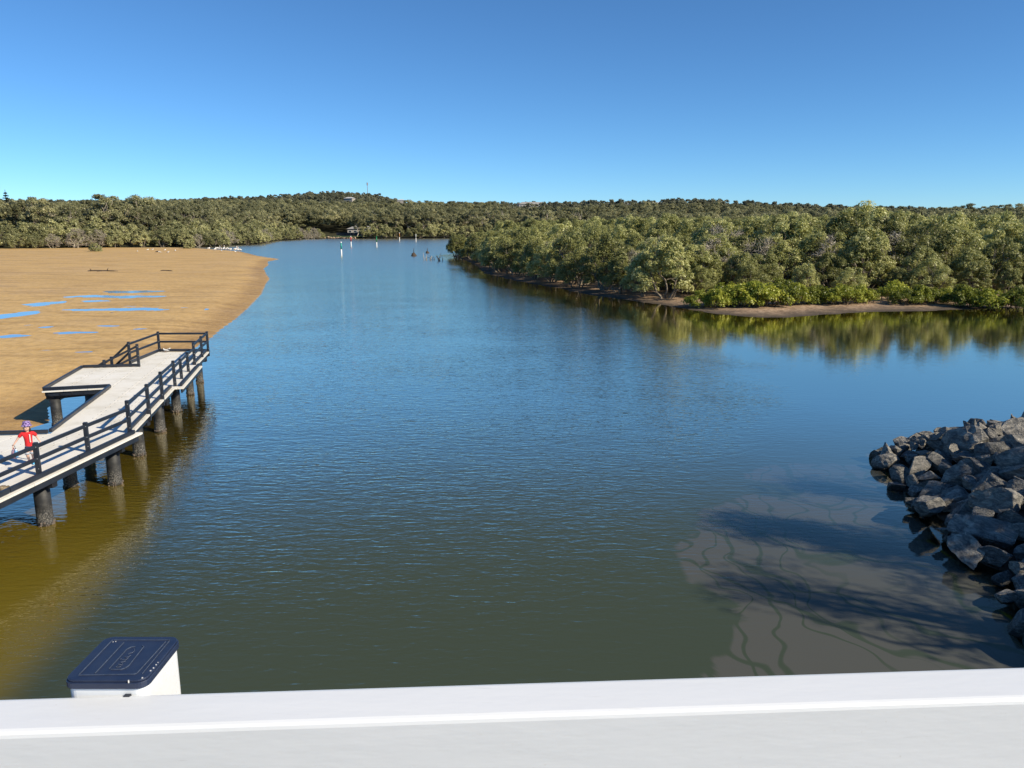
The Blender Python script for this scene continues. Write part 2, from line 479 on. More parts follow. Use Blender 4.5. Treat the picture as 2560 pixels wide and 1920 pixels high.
# --- mud bank of the mangroves
m, nt, out = nodes("mud_and_litter")
p = world_pos(nt)
n1 = noise_n(nt, p, 0.5, 4, 0.6); n2 = noise_n(nt, p, 2.6, 5, 0.75)
sep = nt.nodes.new("ShaderNodeSeparateXYZ"); nt.links.new(p, sep.inputs[0])
lit = smooth_n(nt, math_n(nt, 'ADD', sep.outputs[2], math_n(nt, 'MULTIPLY', n1, 0.22)), 0.12, 0.34)
c = mix_c(nt, lit, (0.075, 0.058, 0.04), ramp(nt, n2, [(0.30, (0.10, 0.065, 0.042)), (0.5, (0.33, 0.225, 0.145)), (0.68, (0.60, 0.45, 0.31))]))
principled(nt, out, c, 0.85, 0.3, 0, bump_n(nt, n2, 0.12, 0.8))
M['mud'] = m
def f_mud(x, y):
    P = np.stack([x, y], 1); sd = sdist(P, RIGHT)
    z = np.where(sd > 0, 0.32 * (1 - np.exp(-sd / 5.0)) + np.clip(sd - 10, 0, 20) * 0.01, np.maximum(sd * 0.16, -2.4)) + 0.05 * fbm(x * 0.6, y * 0.6, 61, 3)
    return z, sd > -6, {}
xs = np.concatenate([np.arange(-30, 62, 0.7), np.arange(62, 140, 3)])
o = obj("mud_bank", grid_mesh("mud_bank", xs, rows(62, 235, 0.008, 0.4, 1.6), f_mud, None, [M['mud']]))
tag(o, "brown mud bank strewn with leaf litter below the mangroves", None, None, "structure")

# --- the far land and its hills
M['forest_floor'] = plain("forest_floor", (0.045, 0.045, 0.026), 0.95, 0.4, 0.05, 0.1)
def f_land(x, y):
    P = np.stack([x, y], 1); sd = np.maximum(sdist(P, FAR), sdist(P, RIGHT))
    z = land_z(x, y, sd)
    inb = (x > -30) & (x < 140) & (y < 235)
    return np.where(inb, z - 0.35, z), sd > -18, {}
o = obj("hills", grid_mesh("hills", np.arange(-1500, 1500, 10.0), np.concatenate([np.arange(64, 560, 7.0), np.arange(560, 1900, 16.0)]), f_land, None, [M['forest_floor']]))
tag(o, "wooded hills and flats behind the estuary", None, None, "structure")

# --- the river
CALM = np.array([(-4, 135), (-1, 112), (4, 88), (9.5, 66), (12.5, 52), (13.5, 42), (12.5, 33), (8.5, 26.5), (5.2, 21), (4.2, 17.5), (3.9, 14), (3.2, 6), (300, 6), (300, 100), (60, 140)], float)
FILM = np.array([(4.5, 17.7), (5.2, 19.1), (5.9, 20.4), (7.4, 21.6), (9.0, 21.3), (9.4, 22.6), (8.0, 23.6), (9.0, 24.6), (12, 24.6), (30, 20), (30, 3), (2.6, 3), (3.9, 12.2), (5.1, 14.2), (5.2, 15.2), (4.3, 16.4)], float)
m, nt, out = nodes("river_water")
p = world_pos(nt)
depth, calm, film, far_r = (attr_n(nt, k) for k in ("depth", "calm", "film", "ruffle"))
ww = noise_n(nt, scaled(nt, p, (0.10, 0.16, 1)), 1.0, 2, 0.5)                 # patches of breeze
w1 = noise_n(nt, scaled(nt, p, (0.75, 2.3, 1), (0, 0, 0.10)), 1.9, 2, 0.5, 0.6)    # ripples
w2 = noise_n(nt, scaled(nt, p, (1.3, 2.6, 1), (0, 0, -0.35)), 3.2, 2, 0.5, 0.4)
w3 = noise_n(nt, scaled(nt, p, (0.35, 0.9, 1), (0, 0, 0.25)), 0.9, 2, 0.5, 0.3)
amp = math_n(nt, 'MULTIPLY', math_n(nt, 'SUBTRACT', 1.0, math_n(nt, 'MULTIPLY', calm, 0.86)), math_n(nt, 'ADD', 0.45, ww))
h = math_n(nt, 'ADD', math_n(nt, 'ADD', math_n(nt, 'MULTIPLY', w1, 0.021), math_n(nt, 'MULTIPLY', w2, 0.011)), math_n(nt, 'MULTIPLY', w3, 0.010))
h = math_n(nt, 'MULTIPLY', h, amp)
nb = bump_n(nt, h, 1.0)
gl = nt.nodes.new("ShaderNodeBsdfGlossy"); gl.distribution = 'GGX'; gl.inputs["Color"].default_value = (1.0, 0.95, 0.78, 1)
nt.links.new(math_n(nt, 'ADD', 0.035, math_n(nt, 'MULTIPLY', far_r, 0.20)), gl.inputs["Roughness"])
nt.links.new(nb, gl.inputs["Normal"])
fr = nt.nodes.new("ShaderNodeFresnel"); fr.inputs[0].default_value = 1.33
nt.links.new(nb, fr.inputs["Normal"])
refl = math_n(nt, 'MULTIPLY', fr.outputs[0], math_n(nt, 'ADD', 0.62, math_n(nt, 'MULTIPLY', smooth_n(nt, fr.outputs[0], 0.065, 0.19), 2.9)))
refl = math_n(nt, 'MINIMUM', refl, 0.94)
# what lies under the surface: clear in the shallows, silty green where it is deep
absb = math_n(nt, 'SUBTRACT', 1.0, math_n(nt, 'POWER', 2.718, math_n(nt, 'MULTIPLY', depth, -1.9)))
tr = nt.nodes.new("ShaderNodeBsdfTransparent")
nt.links.new(mix_c(nt, smooth_n(nt, depth, 0.0, 0.5), (0.92, 0.88, 0.70), (0.80, 0.66, 0.20)), tr.inputs[0])
silt = mix_c(nt, smooth_n(nt, depth, 0.35, 1.1), (0.235, 0.172, 0.014), (0.048, 0.062, 0.042))
# film of pale scum drifting on the still water, drawn out into swirls
sw = nt.nodes.new("ShaderNodeTexNoise"); sw.inputs["Scale"].default_value = 0.32; sw.inputs["Detail"].default_value = 2
nt.links.new(p, sw.inputs["Vector"])
off = nt.nodes.new("ShaderNodeVectorMath"); off.operation = 'MULTIPLY_ADD'
nt.links.new(sw.outputs["Color"], off.inputs[0]); off.inputs[1].default_value = (5.5, 5.5, 0); nt.links.new(p, off.inputs[2])
wv = nt.nodes.new("ShaderNodeTexWave"); wv.wave_type = 'BANDS'; wv.bands_direction = 'DIAGONAL'
wv.inputs["Scale"].default_value = 0.26; wv.inputs["Distortion"].default_value = 5.0; wv.inputs["Detail"].default_value = 2.5; wv.inputs["Detail Scale"].default_value = 1.2
nt.links.new(off.outputs[0], wv.inputs["Vector"])
lanes = smooth_n(nt, wv.outputs["Fac"], 0.0, 0.045)
edge = math_n(nt, 'ADD', math_n(nt, 'MINIMUM', math_n(nt, 'ADD', film, 0.10), 0.75), math_n(nt, 'MULTIPLY', math_n(nt, 'SUBTRACT', noise_n(nt, off.outputs[0], 0.9, 4, 0.6), 0.5), 0.55))
wv2 = nt.nodes.new("ShaderNodeTexWave"); wv2.wave_type = 'BANDS'; wv2.bands_direction = 'X'
wv2.inputs["Scale"].default_value = 0.42; wv2.inputs["Distortion"].default_value = 9.0; wv2.inputs["Detail"].default_value = 2.0; wv2.inputs["Detail Scale"].default_value = 0.8
nt.links.new(off.outputs[0], wv2.inputs["Vector"])
rim = math_n(nt, 'SUBTRACT', 1.0, smooth_n(nt, film, 0.80, 1.0))
lanes = math_n(nt, 'MULTIPLY', lanes, math_n(nt, 'SUBTRACT', 1.0, math_n(nt, 'MULTIPLY', math_n(nt, 'SUBTRACT', 1.0, smooth_n(nt, wv2.outputs["Fac"], 0.0, 0.07)), math_n(nt, 'ADD', 0.25, math_n(nt, 'MULTIPLY', rim, 0.75)))))
fmask = math_n(nt, 'MULTIPLY', smooth_n(nt, edge, 0.42, 0.52), lanes)
silt = mix_c(nt, math_n(nt, 'MULTIPLY', fmask, 0.85), silt, (0.086, 0.086, 0.078))
df = nt.nodes.new("ShaderNodeBsdfDiffuse"); nt.links.new(silt, df.inputs[0])
body = nt.nodes.new("ShaderNodeMixShader")
nt.links.new(absb, body.inputs[0]); nt.links.new(tr.outputs[0], body.inputs[1]); nt.links.new(df.outputs[0], body.inputs[2])
mx = nt.nodes.new("ShaderNodeMixShader")
nt.links.new(refl, mx.inputs[0]); nt.links.new(body.outputs[0], mx.inputs[1]); nt.links.new(gl.outputs[0], mx.inputs[2])
nt.links.new(mx.outputs[0], out.inputs[0])
M['water'] = m
def f_river(x, y):
    P = np.stack([x, y], 1)
    d = depth_at(P)
    wob = 2.5 * fbm(x * 0.16, y * 0.16, 71, 3)
    c1 = sstep(sdist(P, CALM) + wob, -3.0, 2.5)
    c2 = 0.72 * sstep(sdist(P, SHELF) + 0.4 * wob, -0.6, 0.9) * (1 - sstep(y, 40, 60))
    dr = -sdist(P, RIGHT); c3 = 0.75 * (1 - sstep(dr + wob, 1.5, 7.0))
    calm = np.maximum(np.maximum(c1, c2), c3)
    fl = 0.5 * sstep(sdist(P, FILM), -1.2, 0.0) + 0.5 * sstep(sdist(P, FILM), 0.0, 3.5)
    ruf = sstep(y, 30, 190) * (1 - np.maximum(c1, c3))
    return np.zeros_like(x), None, {"depth": d, "calm": calm, "film": fl, "ruffle": ruf}
xs = np.concatenate([np.arange(-520, -60, 12.0), np.arange(-60, -26, 1.5), np.arange(-26, 26, 0.45), np.arange(26, 60, 1.5), np.arange(60, 560, 12.0)])
o = obj("river", grid_mesh("river", xs, rows(-40.0, 570, 0.012, 0.45, 6.0), f_river, None, [M['water']], False))
tag(o, "blue tidal river, rippled in the channel and still by the bank", None, None, "structure")

# ---------------------------------------------------------------- trees
def leaves(C, R, per, L, Wd, up=0.30, rand=0.8, zlo=-0.55, seed=0, droop=0.0):
    """leaf faces round clump centres C (n,3) with radii R (n,); returns verts, faces, tone"""
    g = np.random.default_rng(seed)
    n = len(C)
    cnt = np.maximum(8, (per * (R / R.mean()) ** 2)).astype(int)
    idx = np.repeat(np.arange(n), cnt)
    m = len(idx)
    d = g.normal(size=(m, 3)); d /= np.linalg.norm(d, axis=1)[:, None]
    low = d[:, 2] < zlo; d[low, 2] *= -1
    rad = g.random(m) ** 0.35
    lump = 1 + 0.25 * np.sin(d[:, 0] * 5 + idx) * np.cos(d[:, 1] * 4 + idx * 1.7)
    pos = C[idx] + d * (R[idx] * rad * lump)[:, None] * np.array([1, 1, 0.78])
    nrm = d * 0.7 + g.normal(size=(m, 3)) * rand * 0.5 + np.array([0, 0, up])
    nrm /= np.linalg.norm(nrm, axis=1)[:, None]
    a = np.cross(nrm, g.normal(size=(m, 3))); a[:, 2] -= droop
    a /= np.linalg.norm(a, axis=1)[:, None]
    b = np.cross(nrm, a); b /= np.maximum(np.linalg.norm(b, axis=1), 1e-6)[:, None]
    s = (0.65 + 0.7 * g.random(m))[:, None]
    v = np.stack([pos - a * s * L / 2, pos - b * s * Wd / 2 + a * s * L * 0.08, pos + a * s * L / 2, pos + b * s * Wd / 2 + a * s * L * 0.08], 1).reshape(-1, 3)
    f = np.arange(m * 4).reshape(-1, 4)
    ctone = g.random(n)[idx]
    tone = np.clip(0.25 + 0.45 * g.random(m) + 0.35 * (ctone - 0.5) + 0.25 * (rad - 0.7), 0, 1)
    tone = np.where(g.random(m) < 0.05, 1.0, tone)
    return v, f, np.repeat(tone, 4)
def limb(mb, a, b, r0, r1, g, seg=4, n=5, sag=0.12):
    a, b = np.asarray(a, float), np.asarray(b, float)
    ln = np.linalg.norm(b - a)
    pts, rad = [], []
    off = g.normal(size=3) * ln * sag
    for i in range(seg + 1):
        t = i / seg
        pts.append(a + (b - a) * t + off * math.sin(math.pi * t) + (g.normal(size=3) * ln * 0.03 if 0 < i < seg else 0))
        rad.append(r0 + (r1 - r0) * t)
    mb.tube(pts, rad, n, caps=False)
    return pts

def crown_points(kind, h, r, n, g):
    C, R = [], []
    if kind in ('mangrove', 'shrub'):
        rel = (0.17, 0.27) if kind == 'mangrove' else (0.24, 0.36)
        lobes = [(g.uniform(0, 6.28), g.uniform(0.2, 0.75)) for _ in range(5)]
        for i in range(n):
            a = g.uniform(0, 6.283); q = math.sqrt(g.random())
            rr = r * (0.82 + 0.25 * sum(math.cos(a - la) * w for la, w in lobes) / 2.2)
            top = h * (1 - 0.50 * q ** 2.2) * (0.86 + 0.16 * math.sin(a * 3 + q * 5 + lobes[0][0]))
            cr = r * g.uniform(*rel) * (1.0 if kind == 'shrub' else 0.85)
            if g.random() < 0.62: z = top - cr * 0.7
            else: z = g.uniform(0.16 * h, max(0.2 * h, top - cr))
            if z < 0.45 * h: q = 0.55 + 0.45 * q
            C.append((rr * q * math.cos(a), rr * q * math.sin(a), max(z, cr * 0.55))); R.append(cr)
    elif kind == 'gum':
        k = max(4, n // 7)
        for j in range(k):
            a = j * 2.399 + g.uniform(-0.4, 0.4); q = math.sqrt((j + 0.5) / k) * g.uniform(0.75, 1.05)
            z = h * (0.95 - 0.38 * q ** 1.5) + g.uniform(-0.07, 0.03) * h - (0.25 * h if g.random() < 0.3 else 0)
            big = r * g.uniform(0.30, 0.44)
            for _ in range(n // k):
                d = g.normal(size=3); d /= np.linalg.norm(d); d[2] = abs(d[2]) * 0.8 - 0.2
                C.append((r * 0.8 * q * math.cos(a) + d[0] * big, r * 0.8 * q * math.sin(a) + d[1] * big, z - big * 0.5 + d[2] * big * 0.75)); R.append(big * g.uniform(0.40, 0.62))
    elif kind == 'casuarina':
        for i in range(n):
            t = g.random() ** 0.8; a = g.uniform(0, 6.283)
            rr = r * (1 - t * 0.75) * math.sqrt(g.random()) * (0.8 + 0.3 * math.sin(a * 2 + t * 9))
            C.append((rr * math.cos(a), rr * math.sin(a), h * (0.22 + 0.76 * t))); R.append(r * g.uniform(0.16, 0.27))
    return np.array(C), np.array(R)

PROTO = {}
def make_proto(key, kind, h, r, n, per, L, Wd, leaf, bark, seed, stems=3, bare=0.0, **kw):
    g = np.random.default_rng(seed)
    C, R = crown_points(kind, h, r, n, g)
    mb = MB()
    if kind in ('mangrove', 'shrub'):
        nodes_ = []
        for s in range(stems):
            a = s * 6.283 / stems + g.uniform(-0.5, 0.5)
            base = (0.10 * r * math.cos(a), 0.10 * r * math.sin(a), -0.25)
            tip = (0.5 * r * math.cos(a), 0.5 * r * math.sin(a), h * g.uniform(0.42, 0.62))
            nodes_ += [(p, 0.017 * h * (1 - 0.6 * i / 5)) for i, p in enumerate(limb(mb, base, tip, 0.020 * h, 0.009 * h, g, 5, 6))][2:]
        for c, cr in zip(C, R):
            best = min(nodes_, key=lambda q: np.linalg.norm(q[0] - c) + (3 if q[0][2] > c[2] else 0))
            limb(mb, best[0], c, best[1] * 0.55, 0.0022 * h, g, 4, 4)
    else:
        lean = g.normal(size=2) * 0.04 * h
        trunk = limb(mb, (0, 0, -0.4), (lean[0], lean[1], h * 0.62), 0.020 * h, 0.009 * h, g, 7, 7, 0.03)
        for c, cr in zip(C[::2], R[::2]):
            t = min(trunk[2:], key=lambda q: np.linalg.norm(q - c) + (4 if q[2] > c[2] - 0.05 * h else 0))
            limb(mb, t, c, 0.0075 * h, 0.002 * h, g, 4, 4)
    if bare:                                        # fans of bare twigs
        for c, cr in zip(C, R):
            for _ in range(int(9 * bare)):
                d = g.normal(size=3); d[2] = abs(d[2]); d /= np.linalg.norm(d)
                mb.tube([c, c + d * cr * 0.6, c + d * cr * 1.15 + g.normal(size=3) * cr * 0.15], [0.03, 0.022, 0.012], 3, False)
    tm = mb.mesh(key + "_trunk", M[bark], True)
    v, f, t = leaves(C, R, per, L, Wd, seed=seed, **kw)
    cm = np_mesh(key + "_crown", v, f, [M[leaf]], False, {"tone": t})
    PROTO[key] = (tm, cm)
for i in range(6):
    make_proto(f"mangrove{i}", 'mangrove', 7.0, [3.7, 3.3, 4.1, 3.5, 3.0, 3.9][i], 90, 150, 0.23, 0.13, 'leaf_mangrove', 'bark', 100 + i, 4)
for i in range(3):
    make_proto(f"shrub{i}", 'shrub', 2.2, [1.7, 1.5, 1.9][i], 30, 120, 0.17, 0.11, 'leaf_bright', 'bark_dark', 200 + i, 7)
for i in range(4):
    make_proto(f"bushy{i}", 'mangrove', 8.0, [4.8, 4.2, 5.3, 4.5][i], 66, 80, 0.50, 0.26, 'leaf_far', 'bark', 300 + i, 3)
for i in range(2):
    make_proto(f"grey{i}", 'mangrove', 8.0, [4.6, 5.2][i], 60, 26, 0.34, 0.14, 'leaf_grey', 'bark_pale', 400 + i, 4, 1.0)
for i in range(5):
    make_proto(f"gum{i}", 'gum', 18.0, [6.2, 5.4, 7.0, 5.8, 6.6][i], [70, 63, 77, 63, 70][i], 85, 0.62, 0.30, 'leaf_gum', ['bark_pale', 'bark', 'bark_pale', 'bark_pale', 'bark'][i], 500 + i)
for i in range(3):
    make_proto(f"hilltree{i}", 'gum', 15.0, [6.0, 5.2, 6.8][i], 42, 46, 1.15, 0.6, 'leaf_hill', 'bark', 600 + i)
for i in range(2):
    make_proto(f"oak{i}", 'casuarina', 11.0, [3.4, 3.9][i], 70, [120, 60][i], 0.34, 0.05, 'leaf_pine', 'bark_dark', 700 + i, droop=0.8)

def plant(name, key, loc, scale, label, cat, group, rz=None, sz=1.0):
    root = empty(name, (float(loc[0]), float(loc[1]), float(loc[2])), rnd.uniform(0, 6.28) if rz is None else rz)
    root.scale = (scale, scale, scale * sz)
    tm, cm = PROTO[key]
    obj("trunk", tm, root); obj("crown", cm, root)
    tag(root, label, cat, group)
    return root
def along(line, step, off, jit):
    """points along a polyline, set off to its left side by off"""
    L = np.array(line, float)
    seg = np.linalg.norm(np.diff(L, axis=0), axis=1); cum = np.concatenate([[0], np.cumsum(seg)])
    out = []
    t = rnd.uniform(0, step)
    while t < cum[-1]:
        i = min(np.searchsorted(cum, t, side='right') - 1, len(seg) - 1)
        d = (L[i + 1] - L[i]) / seg[i]; nrm = np.array([-d[1], d[0]])
        p = L[i] + d * (t - cum[i]) + nrm * off + np.array([rnd.uniform(-jit, jit), rnd.uniform(-jit, jit)])
        out.append((p[0], p[1], t / cum[-1]))
        t += step * rnd.uniform(0.8, 1.2)
    return out
def mud_z(x, y):
    sd = float(sdist(np.array([[x, y]]), RIGHT)[0])
    return 0.32 * (1 - math.exp(-max(sd, 0) / 5.0)) + min(max(sd - 10, 0), 20) * 0.01

# --- thicket of mangroves on the mud bank
FRONT = [(-14, 212), (-8.6, 186), (-4.6, 158), (-2.0, 135), (1.0, 126), (4.4, 113.5), (8.4, 103.5), (11, 95), (14, 89), (16.5, 84.5), (20, 82), (27, 81.5), (34, 82), (42, 82), (50, 81.5), (60, 82), (80, 85)]
def tall(x): return 0.95 + 0.22 * float(sstep(np.array(x), 22, 44))
taken = []
for row, (off, step, sc, lab) in enumerate([
        (1.6, 5.0, 0.92, "olive mangrove hanging over the water along the front of the thicket"),
        (6.5, 5.2, 1.02, "grey-green mangrove crowding behind the front rank of the thicket"),
        (12.5, 5.6, 1.06, "round-topped mangrove in the middle of the thicket on the mud bank"),
        (19.5, 6.2, 1.10, "mangrove crown showing over the middle of the thicket"),
        (28, 7.0, 1.14, "mangrove crown near the back of the thicket on the mud bank")]):
    for x, y, t in along(FRONT, step, off if row else -0.3, 1.1 if row else 0.7):
        s = sc * rnd.uniform(0.76, 1.16) * (tall(x) if row else 1.0)
        if row == 0 and x > 17: 
            s *= 0.62; y += 3.4
        if row == 1 and x > 20: s *= 0.82
        if row > 1 and y > 205: continue
        key = f"mangrove{rnd.randrange(6)}"
        plant("mangrove_tree", key, (x, y, mud_z(x, y) - 0.1), s, lab if not (row == 0 and x > 17) else "low dark mangrove standing just behind the bright shrubs", "tree", "mangroves of the thicket on the mud bank", None, rnd.uniform(0.88, 1.05))
plant("mangrove_tree", "mangrove0", (-14.2, 198, 0.0), 0.95, "lone mangrove on a bare trunk at the tip of the thicket", "tree", "mangroves of the thicket on the mud bank", 0.6)
for x, y, s in [(9.5, 104, 0.62), (19, 99, 0.8), (31, 95, 0.8), (15, 92, 0.62), (24, 92, 0.8), (38, 93, 0.85), (47, 96, 0.9), (6, 118, 0.7), (28, 104, 1.0)]:
    plant("dead_mangrove", "grey%d" % rnd.randrange(2), (x, y, 0.3), s, "grey leafless mangrove among the green ones of the thicket", "tree", "bare mangroves of the thicket")

# --- bright young shrubs along the bank
for i, (px, py, s) in enumerate([(1512, 655, .95), (1545, 657, .95), (1572, 654, 1.05), (1602, 656, 1.1), (1632, 657, 1.25), (1662, 656, 1.3), (1690, 654, 1.25), (1716, 652, 1.0), (1744, 650, .95), (1772, 650, .95), (1800, 652, 1.0), (1828, 651, 1.0),
        (1852, 649, .9), (1876, 648, .8), (1938, 645, 1.05), (1955, 651, .95), (1984, 650, .9), (2012, 649, .9), (2040, 648, .85), (2072, 653, 1.0), (2098, 654, 1.0), (2142, 657, 1.1), (2172, 656, .9), (2205, 660, 1.1)]):
    q = dz(px, py + 4, 0.3)
    plant("mangrove_shrub", f"shrub{i % 3}", (q[0], q[1], mud_z(q[0], q[1]) - 0.05), s * 1.0, "bright yellow-green young mangrove bush on the mud beach", "shrub", "bright bushes along the mud beach", None, rnd.uniform(0.85, 1.1))

# --- trees of the far bank
FARLINE = [(-330, 262), (-200, 262), (-165, 264), (-148, 277), (-124, 292), (-117, 300), (-114, 351), (-129, 429), (-122, 500)]
FARLINE2 = [(-98, 494), (-44, 511), (0, 517), (60, 520)]
def far_plant(line, rows_):
    for off, step, keys, sc, name, lab, cat, grp in rows_:
        for x, y, t in along(line, step, off, 2.0):
            P = np.array([[x, y]]); sd = float(sdist(P, FAR)[0])
            z = float(land_z(np.array([x]), np.array([y]), np.array([sd]))[0])
            k = rnd.choice(keys)
            g = k.startswith('grey')
            plant(name if not g else "dead_mangrove", k, (x, y, max(z, 0.0) - 0.1), sc * rnd.uniform(0.8, 1.15), lab if not g else "pale grey bare-branched mangrove on the bank behind the sandbank", cat, grp if not g else "bare mangroves on the far bank")
mg = ["bushy0", "bushy1", "bushy2", "bushy3"]
far_plant(FARLINE, [
    (2.0, 7.0, mg + mg + ["grey0", "grey1"], 0.80, "bank_tree", "round bushy mangrove at the edge of the far bank", "tree", "mangroves on the far bank"),
    (9.0, 7.5, mg + mg + ["grey0"], 1.0, "bank_tree", "bushy mangrove behind the front rank on the far bank", "tree", "mangroves on the far bank"),
    (19.0, 8.5, mg, 1.22, "bank_tree", "tall bushy tree between the mangroves and the gum trees", "tree", "mangroves on the far bank"),
    (31.0, 10.0, ["gum0", "gum1", "gum2", "gum3", "gum4"], 0.94, "gum_tree", "gum tree rising behind the mangroves of the far bank", "tree", "gum trees on the far bank"),
    (46.0, 11.0, ["gum0", "gum1", "gum2", "gum3", "gum4"], 1.04, "gum_tree", "tall gum tree in the wood behind the far bank", "tree", "gum trees on the far bank")])
far_plant(FARLINE2, [
    (3.0, 8.0, mg, 1.25, "bank_tree", "dense round tree at the water across the river's bend", "tree", "trees across the bend"),
    (13.0, 9.0, ["gum0", "gum1", "gum3", "gum4"], 0.95, "gum_tree", "gum tree behind the dense trees across the river's bend", "tree", "gum trees across the bend"),
    (28.0, 10.0, ["gum0", "gum2", "gum3", "gum4"], 1.1, "gum_tree", "tall pale-limbed gum in the wood across the river's bend", "tree", "gum trees across the bend")])
# two bushes standing out on the sand
for px, py, s, lab in [(205, 545, 0.52, "low round mangrove bush standing out on the sand"), (410, 537, 0.55, "yellow-green mangrove bush at the sand's back edge")]:
    q = dz(px, py, 0.3)
    plant("mangrove_bush", "bushy1", (q[0], q[1], -0.6), s, lab, "bush", None)
q = dz(12, 500, 10)
# --- woods too far off to count: one object each, trees set on scattered points
def wood(name, label, pts, keys):
    """pts (n,5): x, y, z, scale, which tree"""
    pts = np.asarray(pts, float)
    me = bpy.data.meshes.new(name)
    me.vertices.add(len(pts))
    me.vertices.foreach_set("co", pts[:, :3].astype(np.float32).ravel())
    for nm, a in (("size", pts[:, 3]), ("turn", rng.uniform(0, 6.28, len(pts)))):
        me.attributes.new(nm, 'FLOAT', 'POINT').data.foreach_set("value", a.astype(np.float32))
    me.attributes.new("sort", 'INT', 'POINT').data.foreach_set("value", pts[:, 4].astype(np.int32))
    o = obj(name, me)
    tag(o, label, "woodland", None, "stuff")
    ng = bpy.data.node_groups.new(name + "_nodes", 'GeometryNodeTree')
    ng.interface.new_socket("Geometry", in_out='INPUT', socket_type='NodeSocketGeometry')
    ng.interface.new_socket("Geometry", in_out='OUTPUT', socket_type='NodeSocketGeometry')
    gi = ng.nodes.new("NodeGroupInput"); go = ng.nodes.new("NodeGroupOutput")
    jn = ng.nodes.new("GeometryNodeJoinGeometry")
    at = {}
    for nm, tp in (("size", 'FLOAT'), ("turn", 'FLOAT'), ("sort", 'INT')):
        a = ng.nodes.new("GeometryNodeInputNamedAttribute"); a.data_type = tp; a.inputs[0].default_value = nm; at[nm] = a.outputs[0]
    rot = ng.nodes.new("ShaderNodeCombineXYZ"); ng.links.new(at["turn"], rot.inputs[2])
    for i, k in enumerate(keys):
        src = next(c for c in COL.objects if c.type == 'MESH' and c.data is PROTO[k][1])
        oi = ng.nodes.new("GeometryNodeObjectInfo"); oi.inputs[0].default_value = src; oi.transform_space = 'ORIGINAL'; oi.inputs["As Instance"].default_value = True
        cmp_ = ng.nodes.new("FunctionNodeCompare"); cmp_.data_type = 'INT'; cmp_.operation = 'EQUAL'
        ng.links.new(at["sort"], cmp_.inputs[2]); cmp_.inputs[3].default_value = i
        ip = ng.nodes.new("GeometryNodeInstanceOnPoints")
        ng.links.new(gi.outputs[0], ip.inputs["Points"]); ng.links.new(cmp_.outputs[0], ip.inputs["Selection"])
        ng.links.new(oi.outputs["Geometry"], ip.inputs["Instance"]); ng.links.new(rot.outputs[0], ip.inputs["Rotation"]); ng.links.new(at["size"], ip.inputs["Scale"])
        ng.links.new(ip.outputs[0], jn.inputs[0])
    ng.links.new(jn.outputs[0], go.inputs[0])
    md = o.modifiers.new("trees", 'NODES'); md.node_group = ng
    return o
HOUSES = [(1640, 511, 830, 20, 12, 5), (1705, 511, 836, 19, 12, 4.5), (1565, 511, 826, 18, 11, 6), (1330, 511, 815, 30, 12, 4.5), (874, 496, 1180, 14, 10, 3), (1003, 501, 1150, 11, 8, 2)]
def house_at(sx, sy, Y):
    dd = ray(sx, sy); return np.array([0, 0, CAM_H]) + dd * (Y / dd[1])
def scatter(x0, x1, y0, y1, step, test, scale, nk):
    X, Y = np.meshgrid(np.arange(x0, x1, step), np.arange(y0, y1, step))
    x = X.ravel() + rng.uniform(-0.42, 0.42, X.size) * step; y = Y.ravel() + rng.uniform(-0.42, 0.42, X.size) * step
    P = np.stack([x, y], 1)
    sf, sr = sdist(P, FAR), sdist(P, RIGHT)
    z = land_z(x, y, np.maximum(sf, sr))
    k = test(x, y, sf, sr) & (np.abs(x / np.maximum(y, 1)) < 0.78)
    for sx, sy, Y, w_, d_, h_ in HOUSES:             # gardens: no trees right round the houses
        q_ = house_at(sx, sy, Y); k &= ~((np.abs(x - q_[0]) < w_ * 0.7 + 2) & (y > Y - 40) & (y < Y + 14))
    return np.stack([x[k], y[k], z[k] - 0.3, rng.uniform(scale[0], scale[1], k.sum()), rng.integers(0, nk, k.sum())], 1)
dF = lambda x, y: -sdist(np.stack([x, y], 1), np.array(FRONT + [(80, -50), (-14, -50)], float))
pts = scatter(-14, 420, 84, 330, 6.2, lambda x, y, sf, sr: (sr > 6) & (dF(x, y) > 33), (1.10, 1.45), 6)
wood("mangrove_swamp", "mass of mangrove crowns stretching back from the mud bank thicket", pts, [f"mangrove{i}" for i in range(6)])
pts = scatter(-10, 480, 325, 720, 9.0, lambda x, y, sf, sr: (np.maximum(sf, sr) > 10) & ((y > 545) | (sr > 10)) & ~((x < 62) & (y < 550)), (0.60, 0.86), 5)
wood("lowland_wood", "wood of gum trees on the flats behind the mangrove swamp", pts, [f"gum{i}" for i in range(5)])
pts = scatter(-560, 0, 300, 760, 9.5, lambda x, y, sf, sr: (sf > 55) , (0.8, 1.1), 5)
wood("bank_wood", "wood of gum trees stretching back from the far bank", pts, [f"gum{i}" for i in range(5)])
pts = scatter(-1120, 620, 740, 1430, 10.5, lambda x, y, sf, sr: sf > 20, (0.75, 1.15), 3)
k = rng.choice(len(pts), 60, replace=False)
for i, p_ in enumerate(pts[k]):
    plant("hill_tree", f"hilltree{i % 3}", p_[:3], 1.25, "tall tree standing above the forest of the distant hills", "tree", "tall trees on the distant hills")
wood("hill_forest", "dark forest covering the distant hills", np.delete(pts, k, axis=0), [f"hilltree{i}" for i in range(3)])

